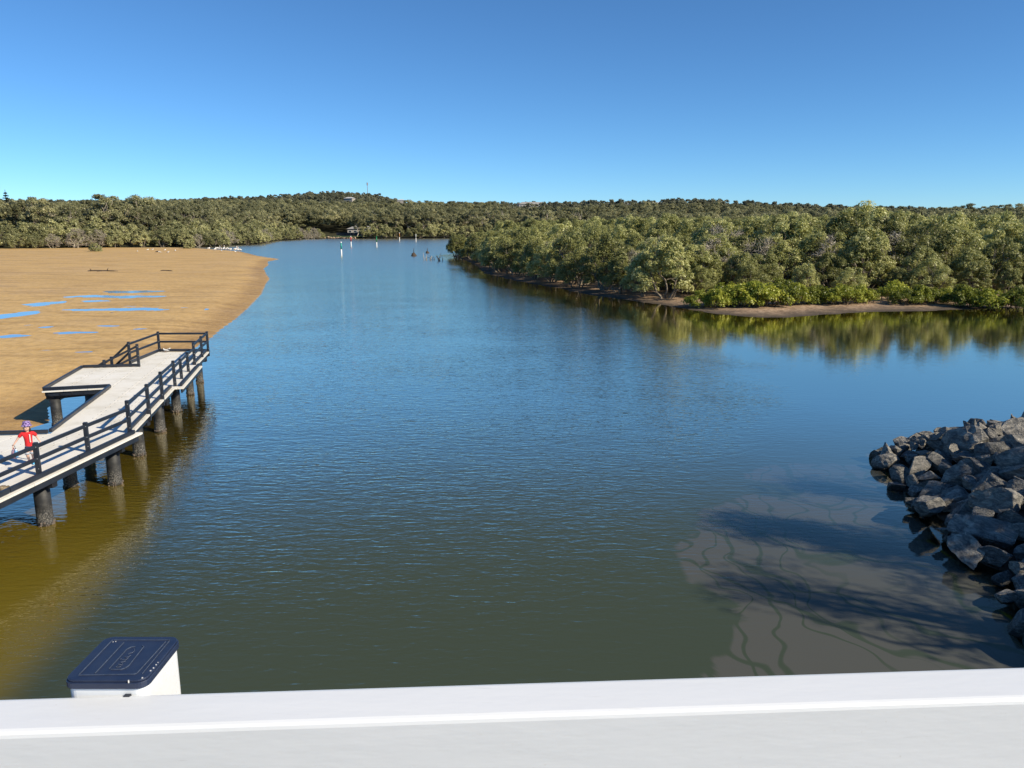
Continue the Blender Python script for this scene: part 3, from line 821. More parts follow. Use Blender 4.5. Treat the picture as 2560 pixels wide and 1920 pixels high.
# ---------------------------------------------------------------- the bridge we stand on
bridge = empty("footbridge", (0, 0, 6.3))
tag(bridge, "white-railed footbridge over the river", "bridge")
M['bridge_deck'] = plain("bridge_concrete", (0.13, 0.125, 0.12), 0.85, 0.12, 1.5, 0.3, 0, 0.01)
yaw = math.atan2(0.8845 - 0.8163, 0.6602 + 0.6152)      # the rail is not quite square to the view
co, si = math.cos(yaw), math.sin(yaw)
def br(u, v, z):                                     # along the rail, across it, height
    return (u * co - v * si, 0.8501 + u * si + v * co, z)
RW = 0.068
def bp(mb, name, mat, bevel=0.0, smooth=False):
    o = mb.build(name, mat, None, smooth, bevel)
    o.parent = bridge; o.location = (0, 0, -6.3)
    return o
mb = MB(); a = br(-14, -RW / 2, 7.3705); b = br(14, -RW / 2, 7.3705); mb.beam(a, b, RW, 0.15)
bp(mb, "top_rail", M['white_paint'], 0.0075)
for z in (6.95, 6.62):
    mb = MB(); mb.beam(br(-14, -RW / 2, z), br(14, -RW / 2, z), 0.05, 0.08); bp(mb, "lower_rail", M['white_paint'], 0.008)
mb = MB(); mb.beam(br(-30, -1.9, 6.1), br(30, -1.9, 6.1), 4.3, 0.4); bp(mb, "bridge_deck", M['bridge_deck'])
# cap material: dark blue plastic
m, nt, out = nodes("navy_plastic")
nn = noise_n(nt, obj_pos(nt), 60, 3, 0.6)
principled(nt, out, ramp(nt, nn, [(0.3, (0.016, 0.025, 0.058)), (0.7, (0.022, 0.034, 0.072))]), ramp(nt, nn, [(0.3, 0.34), (0.7, 0.5)]), 0.5)
M['cap'] = m
M['cap_line'] = plain("scuffed_blue_edge", (0.065, 0.085, 0.13), 0.5, 0.3, 200)
M['cap_chip'] = plain("chipped_bare_metal", (0.62, 0.62, 0.60), 0.35, 0.1, 200)
def rrect(cx, cy, w, d, r, n=6):
    out_ = []
    for k, (sx, sy) in enumerate(((1, 1), (-1, 1), (-1, -1), (1, -1))):
        for i in range(n + 1):
            t = math.pi / 2 * (k + i / n)
            out_.append((cx + sx * (w / 2 - r) + r * math.cos(t), cy + sy * (d / 2 - r) + r * math.sin(t)))
    return out_
def bridge_post(u):
    cx, cy = u, 0.8729 - 0.8501 + 0.0
    def place(mb, name, mat, bevel=0.0):
        o = mb.build(name, mat, None, False, bevel); o.parent = bridge
        o.location = (0, 0.8501, -6.3); o.rotation_euler = (0, 0, 0)
        return o
    # posts stand square to the river, just behind the rail
    px = u; y0 = 0.8224 - 0.8501 + math.tan(yaw) * (u + 0.484)
    yc = y0 + 0.0505
    mb = MB(); mb.prism(rrect(px, yc, 0.096, 0.097, 0.012), 6.2, 7.4545); place(mb, "post", M['white_paint'])
    mb = MB(); mb.prism(rrect(px, yc, 0.1015, 0.1025, 0.013), 7.4535, 7.462)
    mb.prism(rrect(px, yc, 0.0985, 0.0995, 0.012), 7.462, 7.465)
    cap = place(mb, "post_cap", M['cap'], 0.0012)
    def line(mb2, pts, w=0.0009, z=7.4655):
        for p_, q_ in zip(pts[:-1], pts[1:]):
            mb2.beam((px + p_[0], yc + p_[1], z), (px + q_[0], yc + q_[1], z), w, 0.0009)
    mb = MB()
    line(mb, [(-.036, -.038), (-.036, .040)]); line(mb, [(-.034, .040), (.040, .040)], 0.0006); line(mb, [(.033, -.036), (.036, .036)]); line(mb, [(.040, -.037), (.040, .038)], 0.0006)
    line(mb, [(-.036, -.040), (.030, -.038)], 0.0006); line(mb, [(.030, -.038), (.033, -.036)])
    line(mb, [(-.018, -.036), (-.018, .034)])
    line(mb, [(-.006, -.026), (-.006, .018), (-.003, .023), (.002, .024)]); line(mb, [(-.003, -.028), (.009, -.028), (.013, -.025), (.015, -.020), (.013, .024), (.010, .026)])
    ln = mb.build("moulded_line", M['cap_line'], cap)
    mb = MB()
    for x_, y_, r_ in ((-.030, .037, .0011), (-.033, .036, .0010), (.047, -.030, .0016), (.0478, -.024, .0014), (.0478, -.017, .0013), (.0478, -.012, .0010), (.030, -.0505, .0012), (.044, -.045, .0015)):
        mb.box((px + x_, yc + y_, 7.4637), (r_ * 1.1, r_ * 1.5, 0.0032), 0.4)
    mb.build("chipped_edge", M['cap_chip'], cap)
    # moulded word in flowing script
    cu = bpy.data.curves.new("script", 'CURVE'); cu.dimensions = '3D'; cu.bevel_depth = 0.00035
    strokes = [[(-.022, .0), (-.020, .003), (-.023, .004), (-.024, .001), (-.021, -.002)], [(-.019, .002), (-.016, .004), (-.018, -.002), (-.015, -.001)], [(-.014, .0), (-.012, .004), (-.011, .0), (-.009, -.002)],
               [(-.009, -.001), (-.004, .007), (-.006, .008), (-.006, -.001), (-.002, -.002)], [(-.002, .001), (.001, .004), (-.001, .004), (.0, -.001), (.004, -.002)], [(.004, .001), (.008, .003), (.010, -.001), (.014, -.002), (.020, .002)]]
    for st in strokes:
        sp = cu.splines.new('POLY'); sp.points.add(len(st) - 1)
        for k, (a_, b_) in enumerate(st): sp.points[k].co = (px + 0.004 - b_ * 0.9, yc + a_, 7.4653, 1)
    cu.materials.append(M['cap_line'])
    t0 = bpy.data.objects.new("embossed_script", cu); COL.objects.link(t0)
    dg = bpy.context.evaluated_depsgraph_get(); me = bpy.data.meshes.new_from_object(t0.evaluated_get(dg))
    bpy.data.objects.remove(t0); me.materials.clear(); me.materials.append(M['cap_line']); obj("embossed_script", me, cap)
    mb = MB(); mb.box((px + 0.027, y0 - 0.001, 7.435), (0.007, 0.006, 0.022)); place(mb, "bracket", M['jetty_black'])
for u in (-3.891, -2.191, -0.491, 1.209, 2.909):
    bridge_post(u)

# ---------------------------------------------------------------- jetty
D = 1.5
jetty = empty("jetty", (-14, 28, 0))
tag(jetty, "white-decked jetty with blue-black rails on round piles over the sand's edge", "jetty")
def jp(mb, name, mat, parent=None, bevel=0.0, smooth=False):
    o = mb.build(name, mat, None, smooth, bevel)
    if parent is None:
        o.parent = jetty; o.location = (14, -28, 0)
    else:
        o.parent = parent
    return o
m, nt, out = nodes("white_grating")
v = world_pos(nt); oi = nt.nodes.new("ShaderNodeObjectInfo")
n1 = noise_n(nt, v, 1.1, 5, 0.65); n2 = noise_n(nt, scaled(nt, v, (6, 6, 6)), 5, 3, 0.7)
c = ramp(nt, n1, [(0.28, (0.66, 0.63, 0.55)), (0.5, (0.82, 0.80, 0.74)), (0.75, (0.85, 0.84, 0.80))])
c = mix_c(nt, math_n(nt, 'MULTIPLY', oi.outputs["Random"], 0.30), c, (0.60, 0.57, 0.50))
br_ = nt.nodes.new("ShaderNodeTexBrick"); br_.inputs["Scale"].default_value = 20.0; br_.inputs["Mortar Size"].default_value = 0.03; br_.offset = 0
br_.inputs["Color1"].default_value = (1, 1, 1, 1); br_.inputs["Color2"].default_value = (0.93, 0.93, 0.92, 1); br_.inputs["Mortar"].default_value = (0.72, 0.72, 0.70, 1)
nt.links.new(v, br_.inputs["Vector"])
c = mix_c(nt, 0.45, c, mix_c(nt, 1.0, c, br_.outputs["Color"], 'MULTIPLY'))
c = mix_c(nt, math_n(nt, 'MULTIPLY', smooth_n(nt, n2, 0.62, 0.8), 0.5), c, (0.35, 0.31, 0.25))
principled(nt, out, c, 0.8, 0.3, 0, bump_n(nt, n2, 0.004))
M['deck'] = m
M['fixing'] = plain("dull_fixing", (0.16, 0.155, 0.15), 0.6, 0.2)
M['seam'] = plain("deck_underlay", (0.60, 0.57, 0.50), 0.9, 0.1)
# pile: dark sleeve, barnacles towards the water
m, nt, out = nodes("pile_sleeve")
v = world_pos(nt); sep = nt.nodes.new("ShaderNodeSeparateXYZ"); nt.links.new(v, sep.inputs[0])
n1 = noise_n(nt, v, 26, 4, 0.75); n2 = noise_n(nt, scaled(nt, v, (2, 2, 5)), 2.0, 4, 0.6)
barn = math_n(nt, 'MULTIPLY', smooth_n(nt, math_n(nt, 'ADD', math_n(nt, 'MULTIPLY', sep.outputs[2], -1.0), math_n(nt, 'MULTIPLY', n2, 0.5)), -0.42, 0.10), smooth_n(nt, n1, 0.44, 0.60))
c = mix_c(nt, barn, ramp(nt, n2, [(0.3, (0.014, 0.015, 0.017)), (0.7, (0.036, 0.037, 0.039))]), (0.26, 0.25, 0.23))
c = mix_c(nt, smooth_n(nt, math_n(nt, 'MULTIPLY', sep.outputs[2], -1.0), -0.09, 0.0), c, (0.03, 0.024, 0.016))
principled(nt, out, c, 0.6, 0.4, 0, bump_n(nt, math_n(nt, 'MULTIPLY', barn, n1), 0.02))
M['pile'] = m
M['shell'] = plain("oyster_shell", (0.16, 0.13, 0.11), 0.8, 0.5, 30, 0.3, 0, 0.005)

bdir = np.array([-3.81, 16.05]); bdir /= np.linalg.norm(bdir); bperp = np.array([bdir[1], -bdir[0]])
adir = np.array([0.49, 6.22]); adir /= np.linalg.norm(adir)
OUT0 = np.array([-12.2, 23.63]); INK = np.array([-14.75, 23.46])
def clip(poly, n, d):                                # keep n.p <= d
    out_ = []
    for i in range(len(poly)):
        a_, b_ = np.array(poly[i]), np.array(poly[(i + 1) % len(poly)])
        da, db = n @ a_ - d, n @ b_ - d
        if da <= 0: out_.append(tuple(a_))
        if da * db < 0:
            t = da / (da - db); out_.append(tuple(a_ + (b_ - a_) * t))
    return out_
def panels(poly, along_, width, length, phase=0.0):
    along_ = np.asarray(along_); ac = np.array([along_[1], -along_[0]])
    P = np.array(poly)
    u, w = P @ along_, P @ ac
    k0, k1 = math.floor((w.min() - phase) / width), math.ceil((w.max() - phase) / width)
    l0, l1 = math.floor(u.min() / length), math.ceil(u.max() / length)
    g = 0.007
    for k in range(k0, k1):
        sh = (k % 2) * length * 0.5
        for l in range(l0 - 1, l1 + 1):
            q = clip(poly, ac, phase + (k + 1) * width - g)
            if len(q) > 2: q = clip(q, -ac, -(phase + k * width + g))
            if len(q) > 2: q = clip(q, along_, (l + 1) * length + sh - g)
            if len(q) > 2: q = clip(q, -along_, -(l * length + sh + g))
            if len(q) < 3: continue
            a_ = np.array(q); area = 0.5 * abs(np.dot(a_[:, 0], np.roll(a_[:, 1], 1)) - np.dot(a_[:, 1], np.roll(a_[:, 0], 1)))
            if area < 0.01: continue
            pn = jp(MB().prism(q, D - 0.06, D), "deck_panel", M['deck'])
            mb = MB()
            for wv_ in (phase + k * width + 0.07, phase + (k + 1) * width - 0.07):
                for t_ in np.arange(0.2, length, 0.6):
                    c_ = along_ * (l * length + sh + t_) + ac * wv_
                    if sdist(c_[None], a_)[0] > 0.03: mb.box((c_[0], c_[1], D + 0.003), (0.026, 0.026, 0.006))
            if mb.v:
                fx = jp(mb, "fixing", M['fixing'], pn); fx["kind"] = "stuff"
END_R = np.array([-16.01, 39.68]); END_L = np.array([-18.67, 39.70]); PLI = np.array([-16.47, 30.54]); PLN = np.array([-18.89, 29.83]); PLF = np.array([-20.08, 34.95]); PL2 = np.array([-17.61, 35.32])
BAY = [(-13.82, 30.46), (-13.50, 30.54), (-14.71, 35.51), (-15.03, 35.45)]
A_POLY = [(-12.62, 14.4), (-11.90, 23.65), (-12.2, 23.64), (-14.75, 23.46), (-16.25, 23.29), (-24, 22.4), (-24, 14.4)]
regions = {"A": A_POLY, "B": [tuple(OUT0), tuple(END_R), tuple(END_L), (-18.42, 36.0), tuple(PL2), tuple(PLI), tuple(INK)], "P": [tuple(PLI), tuple(PL2), tuple(PLF), tuple(PLN)], "C": BAY}
panels(A_POLY[:3] + [(-24, 22.7), (-24, 14.4)] if False else [(-12.62, 14.4), (-11.90, 23.65), (-14.75, 23.46), (-24, 22.4), (-24, 14.4)], adir, 0.92, 3.2)
panels([tuple(OUT0), tuple(END_R), tuple(END_L), tuple(PL2), tuple(INK)], bdir, 0.86, 3.4, float(OUT0 @ bperp) % 0.86)
panels([tuple(PL2), tuple(END_L), (-18.40, 36.02)], bdir, 0.86, 3.4)
panels([tuple(PLI), tuple(PL2), tuple(PLF), tuple(PLN)], bdir, 0.86, 3.4, float(OUT0 @ bperp) % 0.86)
panels(BAY, bdir, 0.9, 9.0)
# pale strip under the joints of the panels
for nm, poly in (("A", [(-12.64, 14.45), (-11.95, 23.6), (-14.75, 23.42), (-23.9, 22.35), (-23.9, 14.45)]), ("B", [(-12.3, 23.55), (-16.06, 39.6), (-18.6, 39.6), (-17.55, 35.3), (-14.7, 23.5)]), ("P", [(-16.5, 30.6), (-17.65, 35.25), (-20.0, 34.9), (-18.85, 29.93)])):
    jp(MB().prism(poly, D - 0.08, D - 0.062), "deck_underlay", M['seam'])
    jp(MB().prism([tuple(np.array(poly).mean(0) + (np.array(p_) - np.array(poly).mean(0)) * 0.985) for p_ in poly], D - 0.22, D - 0.083), "joist_frame", M['beam_black'])
def P3(p, z): return (float(p[0]), float(p[1]), z)
# posts
HI, LO = 1.06, 0.88
def post(name, p, h, base=D - 0.25, s=0.115):
    a_ = math.atan2(bdir[1], bdir[0])
    o = jp(MB().box((p[0], p[1], (base + D + h) / 2), (s, s, D + h - base), a_), name, M['jetty_black'], None, 0.008)
    jp(MB().box((p[0], p[1], D + h + 0.006), (s * 0.86, s * 0.86, 0.012), a_), "post_top", M['jetty_black'], o)
    return o
def bolts(o, p, zs, dirv):
    for z in zs:
        jp(MB().box((p[0] + dirv[0] * 0.062, p[1] + dirv[1] * 0.062, z), (0.022, 0.022, 0.022), 0.4), "bolt", M['bolt'], o)
RP = {"A0": ((-12.78, 17.26), LO), "A1": ((-12.62, 19.37), LO), "A2": ((-12.46, 21.48), LO), "K": ((-12.25, 23.55), HI), "B1": ((-12.83, 26.1), HI), "R2": ((-13.40, 28.42), HI), "R3": ((-13.97, 30.84), HI),
      "R4": ((-14.35, 32.37), LO), "R5": ((-14.75, 34.04), LO), "R6": ((-15.16, 35.76), HI), "R7": ((-15.68, 37.95), HI), "E": ((-16.07, 39.72), HI), "L1": ((-18.62, 39.66), HI), "L2": ((-18.37, 36.02), HI), "PL2": ((-17.61, 35.30), HI), "A00": ((-12.95, 15.1), LO)}
face = np.array([0.62, -0.78])
for k, (p_, h_) in RP.items():
    o = post("rail_post", p_, h_)
    bolts(o, p_, (D + 0.18, D + h_ * 0.52, D + h_ - 0.10), face)
def rail(a_, b_, za, zb, w=0.07, h=0.10, name="rail"):
    a_, b_ = np.array(a_), np.array(b_); d = (b_ - a_) / np.linalg.norm(b_ - a_)
    jp(MB().beam(P3(a_ + d * 0.03, za), P3(b_ - d * 0.03, zb), w, h), name, M['jetty_black'], None, 0.012)
for a_, b_ in (("A00", "A0"), ("A0", "A1"), ("A1", "A2"), ("A2", "K"), ("K", "B1"), ("B1", "R2"), ("R2", "R3"), ("R3", "R4"), ("R4", "R5"), ("R5", "R6"), ("R6", "R7"), ("R7", "E"), ("E", "L1"), ("L1", "L2")):
    (pa, ha), (pb, hb) = RP[a_], RP[b_]
    hh = min(ha, hb)
    rail(pa, pb, D + hh - 0.10, D + hh - 0.10); rail(pa, pb, D + hh * 0.5, D + hh * 0.5)
# kerbs along the edges, raised on the deck
def kerb(a_, b_, side=0.0, z=D + 0.085, w=0.10, h=0.12):
    a_, b_ = np.array(a_, float), np.array(b_, float)
    jp(MB().beam(P3(a_, z), P3(b_, z), w, h), "kerb", M['jetty_black'], None, 0.012)
for a_, b_ in (((-12.75, 14.5), (-12.48, 17.9)), ((-12.48, 17.93), (-12.27, 20.6)), ((-12.27, 20.63), (-12.06, 23.42)), ((-12.36, 23.7), (-13.97, 30.42)), ((-13.68, 30.75), (-14.82, 35.4)), ((-15.20, 35.7), (-16.12, 39.6)),
        ((-16.0, 39.66), (-18.6, 39.64)), ((-18.62, 39.55), (-18.38, 36.1)), ((-17.66, 35.27), (-20.02, 34.90)), ((-20.03, 34.82), (-18.88, 29.95)), ((-18.86, 29.88), (-16.52, 30.56)), ((-16.46, 30.45), (-14.78, 23.52)), ((-14.80, 23.42), (-16.9, 23.18)), ((-16.92, 23.175), (-23.9, 22.4))):
    kerb(a_, b_)
# bearers under the deck, white-edged deck lip
for a_, b_ in (((-12.70, 14.4), (-12.0, 23.5)), ((-12.32, 23.7), (-13.92, 30.4)), ((-13.62, 30.62), (-14.74, 35.42)), ((-15.1, 35.6), (-16.07, 39.6)), ((-18.8, 29.98), (-16.5, 30.6)), ((-19.98, 34.85), (-18.85, 30.0))):
    jp(MB().beam(P3(a_, D - 0.155), P3(b_, D - 0.155), 0.06, 0.17), "edge_joist", M['jetty_black'])
def pile(p, r, top=D - 0.40, bot=-2.4):
    g = np.random.default_rng(int(abs(p[0] * 100 + p[1] * 10)))
    mb = MB(); mb.tube([(p[0], p[1], z) for z in (bot, -0.1, 0.25, 0.6, top)], [r, r * 1.0, r, r, r], 28)
    o = jp(mb, "pile", M['pile'], None, 0, True)
    me = o.data; me.polygons[-1].use_smooth = False
    mb = MB()
    for _ in range(34):
        a_ = g.uniform(0, 6.283); z = g.uniform(-0.06, 0.11)
        mb.box((p[0] + math.cos(a_) * (r + 0.006), p[1] + math.sin(a_) * (r + 0.006), z), (g.uniform(.025, .06), g.uniform(.02, .04), g.uniform(.03, .06)), g.uniform(0, 3))
    sh = jp(mb, "oyster_collar", M['shell'], o); sh["kind"] = "stuff"
    return o
PILES = [((-12.78, 19.62), .205), ((-13.85, 22.72), .20), ((-12.55, 22.91), .205), ((-13.28, 26.02), .20), ((-13.98, 29.2), .20), ((-14.75, 32.5), .19), ((-15.6, 36.0), .175), ((-16.32, 38.94), .175),
         ((-18.66, 30.25), .20), ((-17.4, 31.5), .19), ((-18.2, 39.0), .18), ((-17.6, 36.0), .18), ((-16.0, 29.5), .19), ((-15.2, 26.2), .19), ((-19.6, 34.4), .19), ((-16.2, 20.0), .2), ((-19.5, 20.4), .2)]
for p_, r_ in PILES: pile(p_, r_)
# headstocks: cross beams on the piles
def head(a_, b_): jp(MB().beam(P3(a_, D - 0.31), P3(b_, D - 0.31), 0.20, 0.20), "headstock", M['beam_black'])
for a_, b_ in (((-12.35, 19.55), (-20.5, 20.4)), ((-12.15, 22.85), (-14.6, 22.7)), ((-12.85, 26.05), (-15.6, 26.2)), ((-13.55, 29.15), (-16.4, 29.5)), ((-14.1, 32.4), (-17.2, 31.6)), ((-15.2, 35.95), (-18.2, 36.05)), ((-15.9, 38.95), (-18.5, 39.0)), ((-18.95, 30.15), (-16.9, 31.4)), ((-18.7, 30.2), (-19.75, 34.5))):
    head(a_, b_)
for t in np.linspace(0.08, 0.92, 6):
    a_ = PLN + (PLI - PLN) * t; b_ = PLF + (PL2 - PLF) * t
    jp(MB().beam(P3(a_ + 0.05 * (b_ - a_) / 5, D - 0.14), P3(b_ - 0.05 * (b_ - a_) / 5, D - 0.14), 0.06, 0.14), "joist", M['beam_black'])
# steps down to the sand behind the platform
sd_ = np.array([-0.86, -0.12]); sd_ /= np.linalg.norm(sd_); sp_ = np.array([-sd_[1], sd_[0]])
s0 = (np.array(RP["L2"][0]) + np.array(RP["PL2"][0])) / 2
st0 = np.array([-17.95, 35.72])
for i in range(6):
    c_ = st0 + sd_ * (0.30 + 0.30 * i); z = D - 0.19 * (i + 1)
    q = [c_ + sd_ * sx * 0.16 + sp_ * sy * 0.42 for sx, sy in ((-1, -1), (1, -1), (1, 1), (-1, 1))]
    jp(MB().prism([tuple(p_) for p_ in q], z - 0.04, z), "stair_tread", M['deck'])
for sy in (-0.46, 0.46):
    a_ = st0 + sp_ * sy; b_ = a_ + sd_ * 2.1
    jp(MB().beam(P3(a_, D - 0.2), P3(b_, D - 1.38), 0.06, 0.22), "stair_stringer", M['jetty_black'])
    p1 = a_ + sd_ * 1.25; p2 = a_ + sd_ * 2.15
    for p_, drop in ((p1, 0.72), (p2, 1.25)):
        a2 = math.atan2(bdir[1], bdir[0])
        jp(MB().box((p_[0], p_[1], D - drop + 0.40), (0.115, 0.115, 1.35), a2), "rail_post", M['jetty_black'], None, 0.008)
    q0 = np.array(RP["PL2"][0]) if np.linalg.norm(a_ - np.array(RP["PL2"][0])) < np.linalg.norm(a_ - np.array(RP["L2"][0])) else np.array(RP["L2"][0])
    for f in (HI - 0.10, HI * 0.5):
        rail(q0, p1, D + f, D - 0.72 + f); rail(p1, p2, D - 0.72 + f, D - 1.25 + f)

# ---------------------------------------------------------------- rock spit
m, nt, out = nodes("riprap_stone")
v = obj_pos(nt); oi = nt.nodes.new("ShaderNodeObjectInfo"); w = world_pos(nt)
sep = nt.nodes.new("ShaderNodeSeparateXYZ"); nt.links.new(w, sep.inputs[0])
n1 = noise_n(nt, scaled(nt, v, (1, 1, 2.5)), 2.2, 6, 0.65, 0.8); n2 = noise_n(nt, v, 11, 5, 0.7)
c = ramp(nt, n1, [(0.28, (0.06, 0.063, 0.066)), (0.5, (0.25, 0.24, 0.215)), (0.70, (0.58, 0.53, 0.44))])
c = mix_c(nt, oi.outputs["Random"], c, mix_c(nt, 1.0, c, (0.52, 0.55, 0.60), 'MULTIPLY'))
wet = smooth_n(nt, math_n(nt, 'ADD', sep.outputs[2], math_n(nt, 'MULTIPLY', n1, 0.35)), 0.22, 0.46)
c = mix_c(nt, wet, (0.026, 0.026, 0.024), c)
c = mix_c(nt, math_n(nt, 'MULTIPLY', smooth_n(nt, n2, 0.56, 0.70), 0.7), c, mix_c(nt, 1.0, c, (0.35, 0.33, 0.30), 'MULTIPLY'))
h = math_n(nt, 'ADD', math_n(nt, 'MULTIPLY', n1, 0.7), math_n(nt, 'MULTIPLY', n2, 0.45))
principled(nt, out, c, ramp(nt, wet, [(0, 0.45), (1, 0.85)]), 0.35, 0, bump_n(nt, h, 0.16, 0.9))
M['rock'] = m
def rock_mesh(seed, elong=(1, 1, 0.8)):
    g = np.random.default_rng(seed)
    bm = bmesh.new(); bmesh.ops.create_icosphere(bm, subdivisions=4, radius=1.0)
    P = np.array([v_.co[:] for v_ in bm.verts])
    P = P * 1.25
    for _ in range(11):
        n_ = g.normal(size=3); n_ /= np.linalg.norm(n_); d = g.uniform(0.34, 0.72)
        ex = np.maximum(P @ n_ - d, 0)
        P = P - ex[:, None] * n_ * 0.985
    P = P * np.array(elong) * g.uniform(0.85, 1.15, 3)
    ang = fbm(P[:, 0] * 2.1 + 50 + P[:, 2] * 1.7, P[:, 1] * 2.1 + 50 - P[:, 2] * 1.3, seed, 3)
    rid = 1 - np.abs(fbm(P[:, 0] * 3.7 + 20 - P[:, 2] * 2.9, P[:, 1] * 3.7 + 20 + P[:, 2] * 2.3, seed + 5, 3)) * 2
    P = P * (1 + 0.05 * ang - 0.05 * np.clip(rid, 0, 1) ** 3)[:, None]
    for v_, c_ in zip(bm.verts, P): v_.co = c_
    me = bpy.data.meshes.new("rock"); bm.to_mesh(me); bm.free()
    me.materials.append(M['rock'])
    return me
ROCK_M = [rock_mesh(900 + i, e) for i, e in enumerate([(1, 1, .8), (1.3, .9, .7), (1, 1.2, .9), (1.5, .9, .6), (1.1, 1.1, 1.1), (1.2, .8, .9), (1, 1, .65), (1.4, 1, .8), (.9, 1.1, 1), (1.2, 1.2, .7)])]
def mound(x, y):
    d = float(sdist(np.array([[x, y]]), ROCKS)[0])
    return min(0.42 * d, 1.10 + 0.03 * d) if d > 0 else 0.5 * d
def rock(x, y, z, s, label, i=None, rz=None):
    o = obj("rock", ROCK_M[rnd.randrange(10) if i is None else i])
    o.location = (x, y, z); o.scale = (s, s, s); o.rotation_euler = (rnd.uniform(-.35, .35), rnd.uniform(-.35, .35), rnd.uniform(0, 6.28) if rz is None else rz)
    tag(o, label, "rock", "rocks of the spit")
    return o
PLAIN = "angular dark grey boulder in the pile of the rock spit"
done = []
for px, py, z, s, lab, i in [(2438, 1108, 1.15, .86, "biggest boulder, pale cracked face, on the crest of the rock spit", 4), (2210, 1132, .22, .62, "tan boulder crusted with oysters at the tip of the rock spit", 1),
        (2340, 1245, .75, .66, "sunlit tan block near the water's edge of the rock spit", 0), (2545, 1085, 1.4, .80, "mossy flat-topped boulder beside the biggest one on the crest", 7), (2480, 1190, 1.25, .6, "pitted pale grey slab below the biggest boulder", 3),
        (2520, 1240, 1.2, .8, "wide dark boulder with a sharp straight ridge", 2), (2420, 1340, .7, .62, "long dark slab lying by the water of the rock spit", 3), (2262, 1120, .45, .5, "pale split boulder next to the oyster-crusted one", 5),
        (2245, 1205, .25, .5, "low flat boulder half in the water below the tip of the spit", 6), (2250, 1242, -.02, .22, "small lone stone breaking the water beside the spit", 6)]:
    q = on_z(px, py, z)
    rock(q[0], q[1], z - 0.15, s * 0.8, lab, i); done.append((q[0], q[1], s))
g = np.random.default_rng(5)
tries = 0
while tries < 9000:
    tries += 1
    x, y = g.uniform(8.8, 25), g.uniform(9.5, 29.6)
    if x > 0.74 * y + 2.2: continue
    d = float(sdist(np.array([[x, y]]), ROCKS)[0])
    if d < 0.15: continue
    s = (g.uniform(0.50, 0.76) if tries < 150 else g.uniform(0.26, 0.50)) * (0.85 if d < 0.5 else 1.0)
    if any((x - a_) ** 2 + (y - b_) ** 2 < (0.60 * (s + c_)) ** 2 for a_, b_, c_ in done): continue
    done.append((x, y, s))
    rock(x, y, mound(x, y) + 0.10 * s + g.uniform(-0.1, 0.16), s, PLAIN)
for _ in range(70):                                  # small stones filling the gaps
    x, y = g.uniform(9.5, 22), g.uniform(11, 28.5)
    d = float(sdist(np.array([[x, y]]), ROCKS)[0])
    if d < 0.1 or x > 0.74 * y + 3: continue
    o = rock(x, y, mound(x, y) + 0.25, g.uniform(0.16, 0.28), "small stone wedged between the boulders of the rock spit")
def f_mound(x, y):
    sd = sdist(np.stack([x, y], 1), ROCKS)
    z = np.where(sd > 0, np.minimum(0.42 * sd, 1.10 + 0.03 * sd), 0.5 * sd) - 0.28 + 0.08 * fbm(x, y, 5)
    return z, sd > -3.5, {}
o = obj("embankment", grid_mesh("embankment", np.arange(6, 42, 0.5), np.arange(4, 32, 0.5), f_mound, None, [plain("embankment_soil", (0.055, 0.045, 0.035), 0.9, 0.4, 2.0, 0.2, 0, 0.03)]))
tag(o, "dark earth under the rocks of the spit", None, None, "structure")
# trees on the bank beside the bridge; their shade falls on the rocks and the water
for x, y, s, k in [(21.5, 12.0, 0.95, "oak0"), (23.5, 15.5, 0.9, "oak1"), (20.0, 8.6, 0.9, "oak1")]:
    plant("swamp_oak", k, (x, y, 1.4), s, "swamp oak shading the rocks beside the bridge", "tree", "swamp oaks beside the bridge")

# ---------------------------------------------------------------- channel markers
M['m_white'] = plain("marker_white", (0.80, 0.80, 0.78), 0.5, 0.05, 3)
def marker(px, py, h, col, name, label, topcol=None):
    q = on_z(px, py, 0.0)
    root = empty("channel_marker", (q[0], q[1], 0)); tag(root, label, "marker", "channel markers")
    r = 0.17
    MB().tube([(0, 0, -2.5), (0, 0, h * 0.46)], r, 12).build("pile", M['m_white'], root, True)
    MB().tube([(0, 0, h * 0.46), (0, 0, h * 0.90)], r * 1.12, 12).build("painted_band", plain(name, col, 0.5, 0.08, 3), root, True)
    MB().tube([(0, 0, h * 0.90), (0, 0, h * 0.95), (0, 0, h)], [r * 1.3, r * 1.15, r * 0.3], 12).build("cap", topcol or M['m_white'], root, True)
marker(854, 639, 3.8, (0.01, 0.30, 0.24), "marker_teal", "teal and white channel marker nearest the sandbank")
marker(878, 616, 4.1, (0.55, 0.03, 0.02), "marker_red", "red and white channel marker in the river")
marker(942, 617, 4.0, (0.01, 0.22, 0.08), "marker_green", "green and white channel marker with a green cap", plain("cap_green", (0.01, 0.25, 0.09), 0.5))
marker(999, 603, 4.6, (0.50, 0.22, 0.04), "marker_orange", "orange and white channel marker before the far trees")
marker(1040, 604, 3.9, (0.62, 0.62, 0.55), "marker_pale", "plain whitish channel marker before the far trees")

